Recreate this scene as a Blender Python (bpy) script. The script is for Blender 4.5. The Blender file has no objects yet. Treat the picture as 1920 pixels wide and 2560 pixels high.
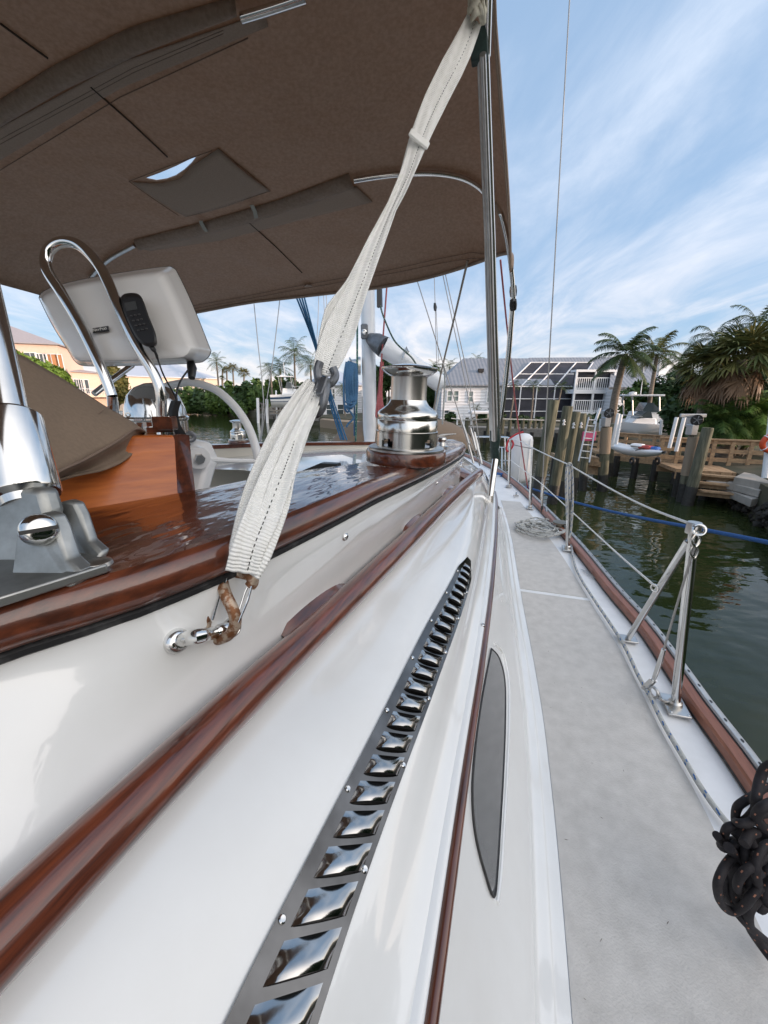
import bpy, bmesh, math, random
import numpy as np
from mathutils import Vector, Matrix
from mathutils.bvhtree import BVHTree
R = math.radians
sc = bpy.context.scene
COL = sc.collection
# ------------------------------------------------------------ camera
F = 980.0; PITCH = math.atan(290/980.0); CZ = 3.1; H = R(18)
cd = bpy.data.cameras.new("camera"); cam = bpy.data.objects.new("camera", cd); COL.objects.link(cam)
cam.location = (0, 0, CZ); cam.rotation_euler = (R(90)-PITCH, 0, 0)
cd.sensor_fit = 'HORIZONTAL'; cd.sensor_width = 36; cd.lens = 36*F/1920; cd.clip_start = .02; cd.clip_end = 6000
sc.camera = cam
GLOW = 11.5
# ------------------------------------------------------------ sky and sun
SUN_EL, SUN_AZ = 9.0, 106.0          # low sun behind the right shoulder
wd = bpy.data.worlds.new("World"); sc.world = wd; wd.use_nodes = True
nt = wd.node_tree; N = nt.nodes; Lk = nt.links; N.clear()
def nn(tree, typ, **kw):
    n = tree.nodes.new(typ)
    for k, v in kw.items():
        if k.startswith('i_'): n.inputs[k[2:].replace('_', ' ')].default_value = v
        else: setattr(n, k, v)
    return n
def mth(tree, op, a, b=None, c=None, clamp=False):
    n = tree.nodes.new('ShaderNodeMath'); n.operation = op; n.use_clamp = clamp
    for i, x in enumerate((a, b, c)):
        if x is None: continue
        if isinstance(x, (int, float)): n.inputs[i].default_value = x
        else: tree.links.new(x, n.inputs[i])
    return n.outputs[0]
sky = nn(nt, 'ShaderNodeTexSky', sky_type='NISHITA', sun_disc=False)
sky.sun_elevation = R(SUN_EL); sky.sun_rotation = R(SUN_AZ); sky.air_density = 1.0; sky.dust_density = .6; sky.ozone_density = 2.2
geo = nn(nt, 'ShaderNodeTexCoord'); sep = nn(nt, 'ShaderNodeSeparateXYZ'); Lk.new(geo.outputs['Generated'], sep.inputs[0])
zz = mth(nt, 'MAXIMUM', sep.outputs[2], 0.0)
den = mth(nt, 'ADD', zz, .12)
comb = nn(nt, 'ShaderNodeCombineXYZ')
Lk.new(mth(nt, 'DIVIDE', sep.outputs[0], den), comb.inputs[0]); Lk.new(mth(nt, 'DIVIDE', sep.outputs[1], den), comb.inputs[1])
mp = nn(nt, 'ShaderNodeMapping'); mp.inputs['Rotation'].default_value = (0, 0, R(-38)); mp.inputs['Scale'].default_value = (1.15, .5, 1)
Lk.new(comb.outputs[0], mp.inputs[0])
n1 = nn(nt, 'ShaderNodeTexNoise'); n1.inputs['Scale'].default_value = 1.5; n1.inputs['Detail'].default_value = 9; n1.inputs['Roughness'].default_value = .62; n1.inputs['Distortion'].default_value = .5
Lk.new(mp.outputs[0], n1.inputs['Vector'])
n2 = nn(nt, 'ShaderNodeTexNoise'); n2.inputs['Scale'].default_value = .42; n2.inputs['Detail'].default_value = 3
Lk.new(comb.outputs[0], n2.inputs['Vector'])
s = mth(nt, 'ADD', mth(nt, 'MULTIPLY', n1.outputs[0], .62), mth(nt, 'MULTIPLY', n2.outputs[0], .38))
hz = mth(nt, 'POWER', mth(nt, 'SUBTRACT', 1.0, zz, clamp=True), 5.0)
s2 = mth(nt, 'ADD', s, mth(nt, 'MULTIPLY', hz, .13))
mr = nn(nt, 'ShaderNodeMapRange', interpolation_type='SMOOTHSTEP'); Lk.new(s2, mr.inputs[0])
mr.inputs['From Min'].default_value = .42; mr.inputs['From Max'].default_value = .80; mr.inputs['To Max'].default_value = .88
cl = nn(nt, 'ShaderNodeMixRGB'); cl.inputs[1].default_value = (4.9, 5.4, 6.2, 1); cl.inputs[2].default_value = (8.3, 6.7, 5.5, 1)
Lk.new(hz, cl.inputs[0])
mx = nn(nt, 'ShaderNodeMixRGB'); Lk.new(mr.outputs[0], mx.inputs[0])
# clear-air colour: the physical sky lifted toward the thin high veil seen in the photo
veil = nn(nt, 'ShaderNodeMixRGB'); veil.inputs[0].default_value = .72; veil.inputs[2].default_value = (2.35, 3.4, 4.95, 1)
Lk.new(sky.outputs[0], veil.inputs[1]); Lk.new(veil.outputs[0], mx.inputs[1]); Lk.new(cl.outputs[0], mx.inputs[2])
bg = nn(nt, 'ShaderNodeBackground'); bg.inputs['Strength'].default_value = .10
# warm glow of the low sun's side of the sky
dt = nn(nt, 'ShaderNodeVectorMath', operation='DOT_PRODUCT'); Lk.new(geo.outputs['Generated'], dt.inputs[0]); dt.inputs[1].default_value = (math.sin(R(SUN_AZ+25))*.94, math.cos(R(SUN_AZ+25))*.94, .34)
gl = mth(nt, 'MULTIPLY', mth(nt, 'POWER', mth(nt, 'MAXIMUM', dt.outputs['Value'], 0.0), 2.2), GLOW)
gc = nn(nt, 'ShaderNodeCombineXYZ'); Lk.new(gl, gc.inputs[0]); Lk.new(mth(nt, 'MULTIPLY', gl, .85), gc.inputs[1]); Lk.new(mth(nt, 'MULTIPLY', gl, .68), gc.inputs[2])
ad = nn(nt, 'ShaderNodeVectorMath', operation='ADD'); Lk.new(mx.outputs[0], ad.inputs[0]); Lk.new(gc.outputs[0], ad.inputs[1])
Lk.new(ad.outputs[0], bg.inputs['Color']); out = nn(nt, 'ShaderNodeOutputWorld'); Lk.new(bg.outputs[0], out.inputs[0])
sd = bpy.data.lights.new("sun", 'SUN'); sun = bpy.data.objects.new("sun", sd); COL.objects.link(sun)
sd.energy = 2.2; sd.angle = R(.5); sd.color = (1, .72, .54)
sdir = Vector((math.sin(R(SUN_AZ))*math.cos(R(SUN_EL)), math.cos(R(SUN_AZ))*math.cos(R(SUN_EL)), math.sin(R(SUN_EL))))
sun.rotation_euler = sdir.to_track_quat('Z', 'Y').to_euler(); sun.location = (20, -20, 30)
sc.view_settings.view_transform = 'Standard'; sc.view_settings.look = 'None'; sc.view_settings.exposure = .95; sc.view_settings.gamma = 1
sc.render.engine = 'CYCLES'
sc.cycles.max_bounces = 8; sc.cycles.transparent_max_bounces = 12; sc.cycles.sample_clamp_indirect = 6
# ------------------------------------------------------------ points
RC = Matrix.Rotation(R(90)-PITCH, 3, 'X')
EYE = Vector((0, 0, CZ))
def ray(u, v): return RC @ Vector(((u-960)/F, (1280-v)/F, -1))
def W(u, v, t): return EYE + ray(u, v)*t                    # t = distance along the lens axis
def WD(u, v, D): r = ray(u, v); return EYE + r*(D/r.y)
def WZ(u, v, z): r = ray(u, v); return EYE + r*((z-CZ)/r.z)
def B(X, Y, z): return Vector((X*math.cos(H)+Y*math.sin(H), -X*math.sin(H)+Y*math.cos(H), CZ+z))   # boat axes, z from the eye
def toB(p): return (p.x*math.cos(H)-p.y*math.sin(H), p.x*math.sin(H)+p.y*math.cos(H), p.z-CZ)
BX = Vector((math.cos(H), -math.sin(H), 0)); BY = Vector((math.sin(H), math.cos(H), 0)); UP = Vector((0, 0, 1))
def hermite(xs, ys, x):
    xs = list(xs); ys = list(ys); n = len(xs)
    m = []
    for i in range(n):
        a = max(i-1, 0); b = min(i+1, n-1); m.append((ys[b]-ys[a])/(xs[b]-xs[a]))
    if x <= xs[0]: return ys[0]+m[0]*(x-xs[0])
    if x >= xs[-1]: return ys[-1]+m[-1]*(x-xs[-1])
    for i in range(n-1):
        if x <= xs[i+1]:
            h = xs[i+1]-xs[i]; t = (x-xs[i])/h
            return (2*t**3-3*t*t+1)*ys[i]+(t**3-2*t*t+t)*h*m[i]+(-2*t**3+3*t*t)*ys[i+1]+(t**3-t*t)*h*m[i+1]
def smooth_path(pts, n=6):
    P = [Vector(p) for p in pts]; o = []
    for i in range(len(P)-1):
        p0 = P[max(i-1, 0)]; p1 = P[i]; p2 = P[i+1]; p3 = P[min(i+2, len(P)-1)]
        for k in range(n):
            t = k/n
            o.append(.5*((2*p1)+(p2-p0)*t+(2*p0-5*p1+4*p2-p3)*t*t+(-p0+3*p1-3*p2+p3)*t**3))
    o.append(P[-1]); return o
# ------------------------------------------------------------ mesh builder
ORG = {}
class MB:
    def __init__(s, M=None): s.v = []; s.f = []; s.M = M
    def add(s, vs, fs):
        o = len(s.v)
        if s.M is not None: vs = [s.M @ Vector(p) for p in vs]
        s.v += [tuple(p) for p in vs]; s.f += [tuple(i+o for i in f) for f in fs]; return s
    def box(s, c, size, rot=None, bev=0):
        hx, hy, hz = [a/2 for a in size]; c = Vector(c)
        if bev:
            b = min(bev, hx*.9, hy*.9, hz*.9); vs = []
            for sx in (-1, 1):
                for sy in (-1, 1):
                    for sz in (-1, 1):
                        vs += [(sx*hx, sy*(hy-b), sz*(hz-b)), (sx*(hx-b), sy*hy, sz*(hz-b)), (sx*(hx-b), sy*(hy-b), sz*hz)]
            bm = bmesh.new(); bv = [bm.verts.new(p) for p in vs]; r = bmesh.ops.convex_hull(bm, input=bv)
            bm.verts.index_update(); vs = [v.co.copy() for v in bm.verts]; fs = [[v.index for v in f.verts] for f in bm.faces]; bm.free()
        else:
            vs = [Vector((x, y, z)) for x in (-hx, hx) for y in (-hy, hy) for z in (-hz, hz)]
            fs = [(0, 1, 3, 2), (4, 6, 7, 5), (0, 4, 5, 1), (2, 3, 7, 6), (0, 2, 6, 4), (1, 5, 7, 3)]
        rm = rot if rot is not None else Matrix.Identity(3)
        return s.add([c + rm @ Vector(p) for p in vs], fs)
    def bar(s, a, b, w, h, up=UP):                            # rectangular bar from a to b
        a = Vector(a); b = Vector(b); d = (b-a); L = d.length; d.normalize()
        x = d.cross(Vector(up)); 
        if x.length < 1e-4: x = d.cross(Vector((1, 0, 0)))
        x.normalize(); z = x.cross(d)
        rm = Matrix((x, d, z)).transposed()
        return s.box((a+b)/2, (w, L, h), rm)
    def tube(s, pts, r, n=10, cap=True, closed=False, flat=1.0, up=None):
        P = [Vector(p) for p in pts]; m = len(P)
        rr = r if hasattr(r, '__len__') else [r]*m
        vs = []; fs = []; prev = None
        for i, p in enumerate(P):
            if closed: t = P[(i+1) % m]-P[(i-1) % m]
            else: t = P[min(i+1, m-1)]-P[max(i-1, 0)]
            if t.length < 1e-9: t = Vector((0, 0, 1))
            t.normalize()
            if prev is None:
                a = Vector(up) if up is not None else (Vector((0, 0, 1)) if abs(t.z) < .9 else Vector((1, 0, 0)))
                x = (a-t*a.dot(t)).normalized()
            else:
                x = prev-t*prev.dot(t)
                x = x.normalized() if x.length > 1e-6 else Vector((1, 0, 0))
            prev = x; y = t.cross(x)
            for k in range(n):
                a = 2*math.pi*k/n; vs.append(p+(x*math.cos(a)+y*math.sin(a)*flat)*rr[i])
        for i in range(m if closed else m-1):
            for k in range(n):
                a = i*n+k; b = i*n+(k+1) % n; j = ((i+1) % m)*n
                fs.append((a, b, j+(k+1) % n, j+k))
        if cap and not closed:
            fs.append(tuple(range(n-1, -1, -1))); fs.append(tuple((m-1)*n+k for k in range(n)))
        return s.add(vs, fs)
    def lathe(s, o, prof, ax=UP, n=32):                        # prof = (radius, height) pairs
        o = Vector(o); ax = Vector(ax).normalized()
        x = (Vector((1, 0, 0)) if abs(ax.x) < .9 else Vector((0, 1, 0))); x = (x-ax*x.dot(ax)).normalized(); y = ax.cross(x)
        vs = []; fs = []
        for r, h in prof:
            for k in range(n):
                a = 2*math.pi*k/n; vs.append(o+ax*h+(x*math.cos(a)+y*math.sin(a))*max(r, 1e-5))
        for i in range(len(prof)-1):
            for k in range(n):
                fs.append((i*n+k, i*n+(k+1) % n, (i+1)*n+(k+1) % n, (i+1)*n+k))
        fs.append(tuple(range(n-1, -1, -1))); fs.append(tuple((len(prof)-1)*n+k for k in range(n)))
        return s.add(vs, fs)
    def grid(s, rows):
        m = len(rows[0]); vs = [p for r in rows for p in r]; fs = []
        for i in range(len(rows)-1):
            for k in range(m-1): fs.append((i*m+k, i*m+k+1, (i+1)*m+k+1, (i+1)*m+k))
        return s.add(vs, fs)
    def slab(s, rows, d):                                      # a grid with thickness d (vector or function)
        m = len(rows[0]); n = len(rows); d = Vector(d)
        A = [Vector(p) for r in rows for p in r]; vs = A+[p+d for p in A]; fs = []; o = n*m
        for i in range(n-1):
            for k in range(m-1):
                q = (i*m+k, i*m+k+1, (i+1)*m+k+1, (i+1)*m+k); fs.append(q); fs.append(tuple(j+o for j in reversed(q)))
        for k in range(m-1):
            fs.append((k+1, k, k+o, k+1+o)); a = (n-1)*m; fs.append((a+k, a+k+1, a+k+1+o, a+k+o))
        for i in range(n-1):
            fs.append((i*m, (i+1)*m, (i+1)*m+o, i*m+o)); a = m-1; fs.append(((i+1)*m+a, i*m+a, i*m+a+o, (i+1)*m+a+o))
        return s.add(vs, fs)
    def prism(s, poly, d):
        d = Vector(d); P = [Vector(p) for p in poly]; n = len(P)
        fs = [tuple(range(n)), tuple(range(2*n-1, n-1, -1))]+[((k+1) % n, k, k+n, (k+1) % n+n) for k in range(n)]
        return s.add(P+[p+d for p in P], fs)
    def torus(s, c, ax, r, rr, n=28, m=10, a0=0, a1=2*math.pi):
        c = Vector(c); ax = Vector(ax).normalized(); x = ax.orthogonal().normalized(); y = ax.cross(x)
        full = abs(a1-a0-2*math.pi) < 1e-6
        pts = [c+(x*math.cos(a0+(a1-a0)*k/(n if full else n-1))+y*math.sin(a0+(a1-a0)*k/(n if full else n-1)))*r for k in range(n)]
        return s.tube(pts, rr, m, closed=full)
    def ball(s, c, r, n=14, m=8, sc_=(1, 1, 1)):
        c = Vector(c); prof = []
        vs = []; fs = []
        for i in range(m+1):
            a = math.pi*i/m
            for k in range(n):
                b = 2*math.pi*k/n; vs.append(c+Vector((r*sc_[0]*math.sin(a)*math.cos(b), r*sc_[1]*math.sin(a)*math.sin(b), r*sc_[2]*math.cos(a))))
        for i in range(m):
            for k in range(n): fs.append((i*n+k, (i+1)*n+k, (i+1)*n+(k+1) % n, i*n+(k+1) % n))
        return s.add(vs, fs)
    def build(s, name, mat, parent=None, org=None, smooth=35, solid=0, bevel=0, sub=0, mats=None):
        me = bpy.data.meshes.new(name)
        if parent is not None: o0 = ORG[parent.name]
        elif org is not None: o0 = Vector(org)
        else:
            a = np.array(s.v); o0 = Vector(((a[:, 0].min()+a[:, 0].max())/2, (a[:, 1].min()+a[:, 1].max())/2, a[:, 2].min()))
        a = np.array(s.v)-np.array(o0)
        me.from_pydata(a.tolist(), [], s.f); me.materials.append(mat)
        if smooth:
            me.polygons.foreach_set('use_smooth', [True]*len(me.polygons))
            if smooth < 180: me.set_sharp_from_angle(angle=R(smooth))
        me.update()
        o = bpy.data.objects.new(name, me); COL.objects.link(o)
        if parent is not None: o.parent = parent
        else: o.location = o0
        ORG[o.name] = o0
        if solid:
            md = o.modifiers.new('s', 'SOLIDIFY'); md.thickness = solid; md.offset = 0
        if bevel:
            md = o.modifiers.new('b', 'BEVEL'); md.width = bevel; md.segments = 2; md.limit_method = 'ANGLE'
        if sub:
            md = o.modifiers.new('u', 'SUBSURF'); md.levels = sub; md.render_levels = sub
        return o
def two(o, mb, m):                                          # add a second-material pattern to a finished mesh
    me = o.data; o0 = ORG[o.name]; n0 = len(me.vertices); vs = [tuple(v.co) for v in me.vertices]+[tuple(Vector(p)-o0) for p in mb.v]
    fs = [tuple(f.vertices) for f in me.polygons]; sm = [f.use_smooth for f in me.polygons]; k = len(fs); fs += [tuple(i+n0 for i in f) for f in mb.f]
    m2 = bpy.data.meshes.new(me.name); m2.from_pydata(vs, [], fs); m2.materials.append(me.materials[0]); m2.materials.append(m)
    m2.polygons.foreach_set('material_index', [0]*k+[1]*(len(fs)-k)); m2.polygons.foreach_set('use_smooth', sm+[False]*(len(fs)-k)); m2.set_sharp_from_angle(angle=R(50)); m2.update(); o.data = m2
def thing(name, label, cat, loc, group=None):
    o = bpy.data.objects.new(name, None); COL.objects.link(o); o.location = loc; ORG[o.name] = Vector(loc); o.empty_display_size = .1
    return tag(o, label, cat, group)
def tag(o, label=None, cat=None, group=None, kind=None):
    if label: o['label'] = label
    if cat: o['category'] = cat
    if group: o['group'] = group
    if kind: o['kind'] = kind
    return o
# ------------------------------------------------------------ materials
def mat(name, c, c2=None, rough=.5, metal=0, coat=0, coat_r=.04, scale=5, detail=4, stretch=(1, 1, 1), rot=0, bump=0, bscale=None, bdist=.01, lo=.35, hi=.65, spec=.5, trans=0, alpha=1, sheen=0, rvar=0, ior=1.5, bstretch=None, subs=0):
    m = bpy.data.materials.new(name); m.use_nodes = True; t = m.node_tree; p = t.nodes['Principled BSDF']
    p.inputs['Base Color'].default_value = (*c, 1); p.inputs['Roughness'].default_value = rough; p.inputs['Metallic'].default_value = metal
    p.inputs['Coat Weight'].default_value = coat; p.inputs['Coat Roughness'].default_value = coat_r; p.inputs['Specular IOR Level'].default_value = spec
    p.inputs['Transmission Weight'].default_value = trans; p.inputs['Alpha'].default_value = alpha; p.inputs['IOR'].default_value = ior
    if sheen: p.inputs['Sheen Weight'].default_value = sheen
    tc = t.nodes.new('ShaderNodeTexCoord')
    def vec(st):
        r_ = t.nodes.new('ShaderNodeMapping'); r_.inputs['Rotation'].default_value = (0, 0, rot) if not hasattr(rot, '__len__') else rot
        s_ = t.nodes.new('ShaderNodeMapping'); s_.inputs['Scale'].default_value = st
        t.links.new(tc.outputs['Object'], r_.inputs[0]); t.links.new(r_.outputs[0], s_.inputs[0]); return s_.outputs[0]
    if c2 is not None:
        n = t.nodes.new('ShaderNodeTexNoise'); n.inputs['Scale'].default_value = scale; n.inputs['Detail'].default_value = detail; n.inputs['Roughness'].default_value = .6
        t.links.new(vec(stretch), n.inputs['Vector'])
        r = t.nodes.new('ShaderNodeMapRange'); r.inputs['From Min'].default_value = lo; r.inputs['From Max'].default_value = hi
        t.links.new(n.outputs[0], r.inputs[0])
        x = t.nodes.new('ShaderNodeMixRGB'); x.inputs[1].default_value = (*c, 1); x.inputs[2].default_value = (*c2, 1)
        t.links.new(r.outputs[0], x.inputs[0]); t.links.new(x.outputs[0], p.inputs['Base Color'])
        if rvar:
            rr = t.nodes.new('ShaderNodeMapRange'); rr.inputs['To Min'].default_value = rough; rr.inputs['To Max'].default_value = rough+rvar
            t.links.new(n.outputs[0], rr.inputs[0]); t.links.new(rr.outputs[0], p.inputs['Roughness'])
    if bump:
        n = t.nodes.new('ShaderNodeTexNoise'); n.inputs['Scale'].default_value = bscale or scale; n.inputs['Detail'].default_value = 3
        t.links.new(vec(bstretch or stretch), n.inputs['Vector'])
        b = t.nodes.new('ShaderNodeBump'); b.inputs['Strength'].default_value = bump; b.inputs['Distance'].default_value = bdist
        t.links.new(n.outputs[0], b.inputs['Height']); t.links.new(b.outputs[0], p.inputs['Normal'])
        if coat: t.links.new(b.outputs[0], p.inputs['Coat Normal'])
    return m
def wavebump(m, scale, strength, dist=.002, direction='X', rot=(0, 0, 0), prof='SIN'):
    t = m.node_tree; p = t.nodes['Principled BSDF']; tc = t.nodes.new('ShaderNodeTexCoord'); mp_ = t.nodes.new('ShaderNodeMapping'); mp_.inputs['Rotation'].default_value = rot
    w = t.nodes.new('ShaderNodeTexWave'); w.bands_direction = direction; w.wave_profile = prof; w.inputs['Scale'].default_value = scale
    t.links.new(tc.outputs['Object'], mp_.inputs[0]); t.links.new(mp_.outputs[0], w.inputs['Vector'])
    b = t.nodes.new('ShaderNodeBump'); b.inputs['Strength'].default_value = strength; b.inputs['Distance'].default_value = dist
    if p.inputs['Normal'].is_linked: t.links.new(p.inputs['Normal'].links[0].from_socket, b.inputs['Normal'])
    t.links.new(w.outputs[0], b.inputs['Height']); t.links.new(b.outputs[0], p.inputs['Normal'])
    return m
GEL = mat('gelcoat', (.77, .78, .77), (.71, .71, .69), rough=.16, coat=1, coat_r=.025, scale=6, detail=6, lo=.42, hi=.9, rvar=.15, bump=.015, bscale=2.0, bdist=.02)
DECKW = mat('deck_white', (.80, .81, .82), (.70, .71, .71), rough=.35, scale=9, lo=.4, hi=.8)
NONSKID = mat('nonskid', (.63, .61, .58), (.46, .445, .42), rough=.8, scale=24, detail=12, lo=.25, hi=.85, bump=.8, bscale=260, bdist=.0015)
TEAK = mat('varnished_teak', (.145, .038, .016), (.052, .015, .008), rough=.28, coat=1, coat_r=.02, scale=16, detail=6, stretch=(6, .55, 5), rot=H, bump=.12, bscale=9, bdist=.006, bstretch=(1, .5, 1))
TEAKTOP = mat('varnished_teak_top', (.12, .034, .017), (.055, .016, .009), rough=.25, coat=1, coat_r=.008, scale=10, detail=5, stretch=(7, .5, 1), rot=H, bump=.7, bscale=12, bdist=.009, bstretch=(1, .45, 1))
TEAKW = mat('weathered_varnish', (.175, .042, .017), (.055, .014, .008), rough=.3, coat=.85, coat_r=.05, scale=22, detail=9, stretch=(7, .4, 6), rot=H, bump=.2, bscale=12, bdist=.005)
TEAKR = mat('toe_rail_teak', (.30, .115, .065), (.21, .075, .042), rough=.5, coat=.3, coat_r=.2, scale=18, detail=5, stretch=(5, .5, 4), rot=H, bump=.1)
BOXW = mat('honey_teak', (.56, .16, .03), (.36, .085, .018), rough=.35, coat=.35, coat_r=.15, scale=7, detail=7, stretch=(1, 1, 9), rot=H, bump=.06)
SS = mat('polished_steel', (.72, .72, .71), (.60, .60, .59), rough=.07, metal=1, scale=8, rvar=.08)
SSP = mat('winch_chrome', (.70, .69, .66), (.60, .59, .56), rough=.13, metal=1, scale=12, rvar=.12)
SSB = mat('brushed_steel', (.60, .59, .57), (.50, .49, .47), rough=.25, metal=1, scale=30, stretch=(1, 1, .1), rvar=.12)
SSVENT = mat('vent_dark_reflection', (.17, .168, .165), (.09, .088, .086), rough=.06, metal=1, scale=10, rvar=.10, bump=.05, bscale=14, bdist=.003)  # vent plate: reflections of dark surroundings put into the steel's base colour
SSLV = mat('louvre_steel', (.52, .515, .505), (.38, .375, .37), rough=.07, metal=1, scale=14, rvar=.10, bump=.08, bscale=25, bdist=.003)
CAST = mat('cast_steel', (.42, .43, .42), (.26, .27, .26), rough=.36, metal=1, scale=16, detail=5, rvar=.25, bump=.15, bscale=30, bdist=.002)
GALV = mat('galvanised', (.20, .21, .23), (.13, .14, .15), rough=.5, metal=.7, scale=20, bump=.2, bscale=50)
ALU = mat('aluminium', (.46, .48, .50), (.36, .38, .40), rough=.4, metal=.6, scale=25)
RUST = mat('rusty_steel', (.20, .085, .035), (.42, .33, .25), rough=.45, metal=.5, scale=90, detail=5, lo=.46, hi=.56, bump=.3, bscale=150, bdist=.001)
CANVAS = mat('tan_canvas', (.40, .305, .24), (.28, .212, .165), rough=.95, scale=70, detail=3, bump=1.0, bscale=3.2, bdist=.06, bstretch=(1, 1, 1), sheen=.2)
def translucent(m, c, f):
    t = m.node_tree; p = t.nodes['Principled BSDF']; o = t.nodes['Material Output']; tr = t.nodes.new('ShaderNodeBsdfTranslucent'); tr.inputs['Color'].default_value = (*c, 1); x = t.nodes.new('ShaderNodeMixShader'); x.inputs[0].default_value = f
    t.links.new(p.outputs[0], x.inputs[1]); t.links.new(tr.outputs[0], x.inputs[2]); t.links.new(x.outputs[0], o.inputs['Surface'])
translucent(CANVAS, (.55, .36, .24), .3)
CANVAS2 = mat('tan_canvas_hem', (.33, .25, .195), (.28, .21, .165), rough=.95, scale=200, detail=2, bump=.3, bscale=220, bdist=.001)
COVER = mat('cover_canvas', (.235, .175, .125), (.205, .152, .11), rough=.95, scale=160, bump=.25, bscale=12, bdist=.01)
SEAM = mat('dark_seam', (.05, .037, .028), rough=.95)  # dark brown of the canopy seam lines
THREAD = mat('thread', (.20, .145, .11), rough=.9)
WEB = mat('webbing', (.88, .88, .85), (.82, .82, .78), rough=.8, scale=60, bump=.3, bscale=600, bdist=.0006)
PODW = mat('pod_white', (.72, .72, .71), rough=.25, coat=.5, coat_r=.04, bump=.02, bscale=8, scale=8)
WHITEP = mat('white_paint', (.78, .79, .80), rough=.3, coat=.2)
SPARW = mat('spar_white', (.74, .77, .80), (.68, .71, .74), rough=.3, coat=.3, scale=6)
BLACK = mat('black_plastic', (.012, .012, .013), rough=.4)
BLACKR = mat('black_rubber', (.016, .016, .017), (.03, .03, .03), rough=.6, scale=30)
CAULK = mat('black_caulk', (.012, .012, .013), (.05, .05, .05), scale=40, lo=.5, hi=.7, bump=.4, bscale=60, bdist=.003, rough=.45)
GLASS = mat('smoked_glass', (.115, .12, .125), (.095, .10, .105), scale=6, rough=.08, coat=.5, spec=.6)
GRN = mat('green_leather', (.010, .026, .024), (.02, .045, .04), rough=.55, scale=60, bump=.3, bscale=120, bdist=.002)
ROPEW = mat('white_rope', (.62, .62, .58), (.45, .45, .43), rough=.85, scale=150)
ROPEB = mat('blue_rope', (.02, .10, .30), (.01, .06, .2), rough=.75, scale=160)
ROPEC = mat('coiled_blue_rope', (.06, .16, .28), (.03, .09, .18), rough=.8, scale=120)
ROPEG = mat('green_rope', (.015, .10, .09), (.3, .4, .3), rough=.8, scale=90, lo=.55, hi=.6)
ROPER = mat('red_rope', (.28, .05, .06), (.36, .12, .12), rough=.8, scale=120)
ROPEK = mat('black_rope', (.008, .006, .008), (.014, .011, .013), rough=.75, scale=160, bump=.5, bscale=500, bdist=.001)
FLK = mat('orange_fleck', (.30, .13, .08), rough=.8)
FLB = mat('blue_fleck', (.03, .12, .33), rough=.8)
WIRE = mat('rigging_wire', (.34, .33, .32), rough=.4, metal=.6)
WIREW = mat('coated_wire', (.70, .70, .68), rough=.4)
# ============================================================ SAILBOAT
boat = thing('sailboat', 'large white sailing yacht in the foreground with varnished teak trim and chrome winches', 'sailboat', B(-1.5, 2, -3.1))
def cpx(pts, z):                                # pixel list on one level -> sorted (Y, X)
    o = sorted([toB(WZ(u, v, CZ+z)) for u, v in pts], key=lambda p: p[1]); return [p[1] for p in o], [p[0] for p in o]
K1y = [-.7, .195, .271, .425, .809, 1.48, 1.95, 2.18, 2.3]; K1x = [-.80, -.431, -.390, -.347, -.295, -.243, -.238, -.27, -.33]; 
K1z = lambda Y: -.18-.06*max(0, min(1, (Y-.8)/1.4))
K1 = lambda Y: hermite(K1y, K1x, Y)
K0 = lambda Y: hermite([-.7, .39, .6, .9, 1.15, 1.6, 2.0, 2.3], [-1.2, -.70, -.606, -.51, -.43, -.44, -.42, -.36], Y)
HRy = [-.6, .085, .173, .342, .563, .97, 1.68, 2.4, 2.9]; HRx = [-.31, -.307, -.307, -.307, -.303, -.269, -.231, -.171, -.12]
HX = lambda Y: hermite(HRy, HRx, Y)
HZ = lambda Y: hermite([-.6, .085, .342, .563, .97, 1.68, 2.4], [-.35, -.36, -.38, -.40, -.40, -.42, -.44], Y)
VL = lambda Y: hermite([-.5, .141, .265, .457, .728, 1.154, 1.7, 2.75], [-.19, -.186, -.180, -.168, -.154, -.126, -.138, -.215], Y)
VR = lambda Y: hermite([-.5, .178, .273, .425, .629, 1.038, 1.7, 2.75], [-.125, -.122, -.121, -.114, -.102, -.086, -.098, -.165], Y)
SX = lambda Y: hermite([-.5, .25, .54, .88, 1.35, 2.1, 2.675, 3.6], [-.031, -.029, -.0285, -.025, -.027, -.048, -.084, -.22], Y)
DX = lambda Y: hermite([-.5, .527, .838, 1.191, 1.883, 3.03, 4.06, 4.7], [.15, .166, .166, .155, .105, .025, -.093, -.20], Y)
Yt, Xt = cpx([(1874, 1988), (1800, 1876), (1730, 1779), (1670, 1686), (1595, 1574), (1521, 1486), (1428, 1366)], -.975)
Yt = [-.6]+Yt+[3.7, 4.7, 5.6, 6.6, 7.5, 8.1]; Xt = [Xt[0]+.05]+Xt+[.262, .036, -.24, -.68, -1.2, -1.62]
TX = lambda Y: hermite(Yt, Xt, Y)
def ys(a, b, n): return [a+(b-a)*i/(n-1) for i in range(n)]
# coaming cap, varnished
YY = ys(-.6, 2.29, 70)
rows = []
for Y in YY:
    a, b = K0(Y), K1(Y); z = K1z(Y)
    rows.append([B(a+(b-a)*k/8, Y, z-.002*(1 if k in (0,) else 0)) for k in range(9)])
MB().slab(rows, (0, 0, -.028)).build('coaming_cap', TEAKTOP, boat, smooth=30)
rows = []; ck = []
for Y in YY:
    b = K1(Y); z = K1z(Y); r = [(0, .001), (.008, -.001), (.015, -.006), (.020, -.014), (.022, -.024), (.021, -.034), (.017, -.041), (.008, -.044), (-.01, -.044)]
    rows.append([B(b+dx, Y, z+dz) for dx, dz in r]); ck.append([B(b+.012, Y, z-.043), B(b+.0165, Y, z-.046), B(b+.0165, Y, z-.052), B(b+.010, Y, z-.056)])
MB().grid(rows).build('coaming_edge', TEAK, boat, smooth=180)
MB().grid(ck).build('caulk_line', CAULK, boat)
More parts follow.
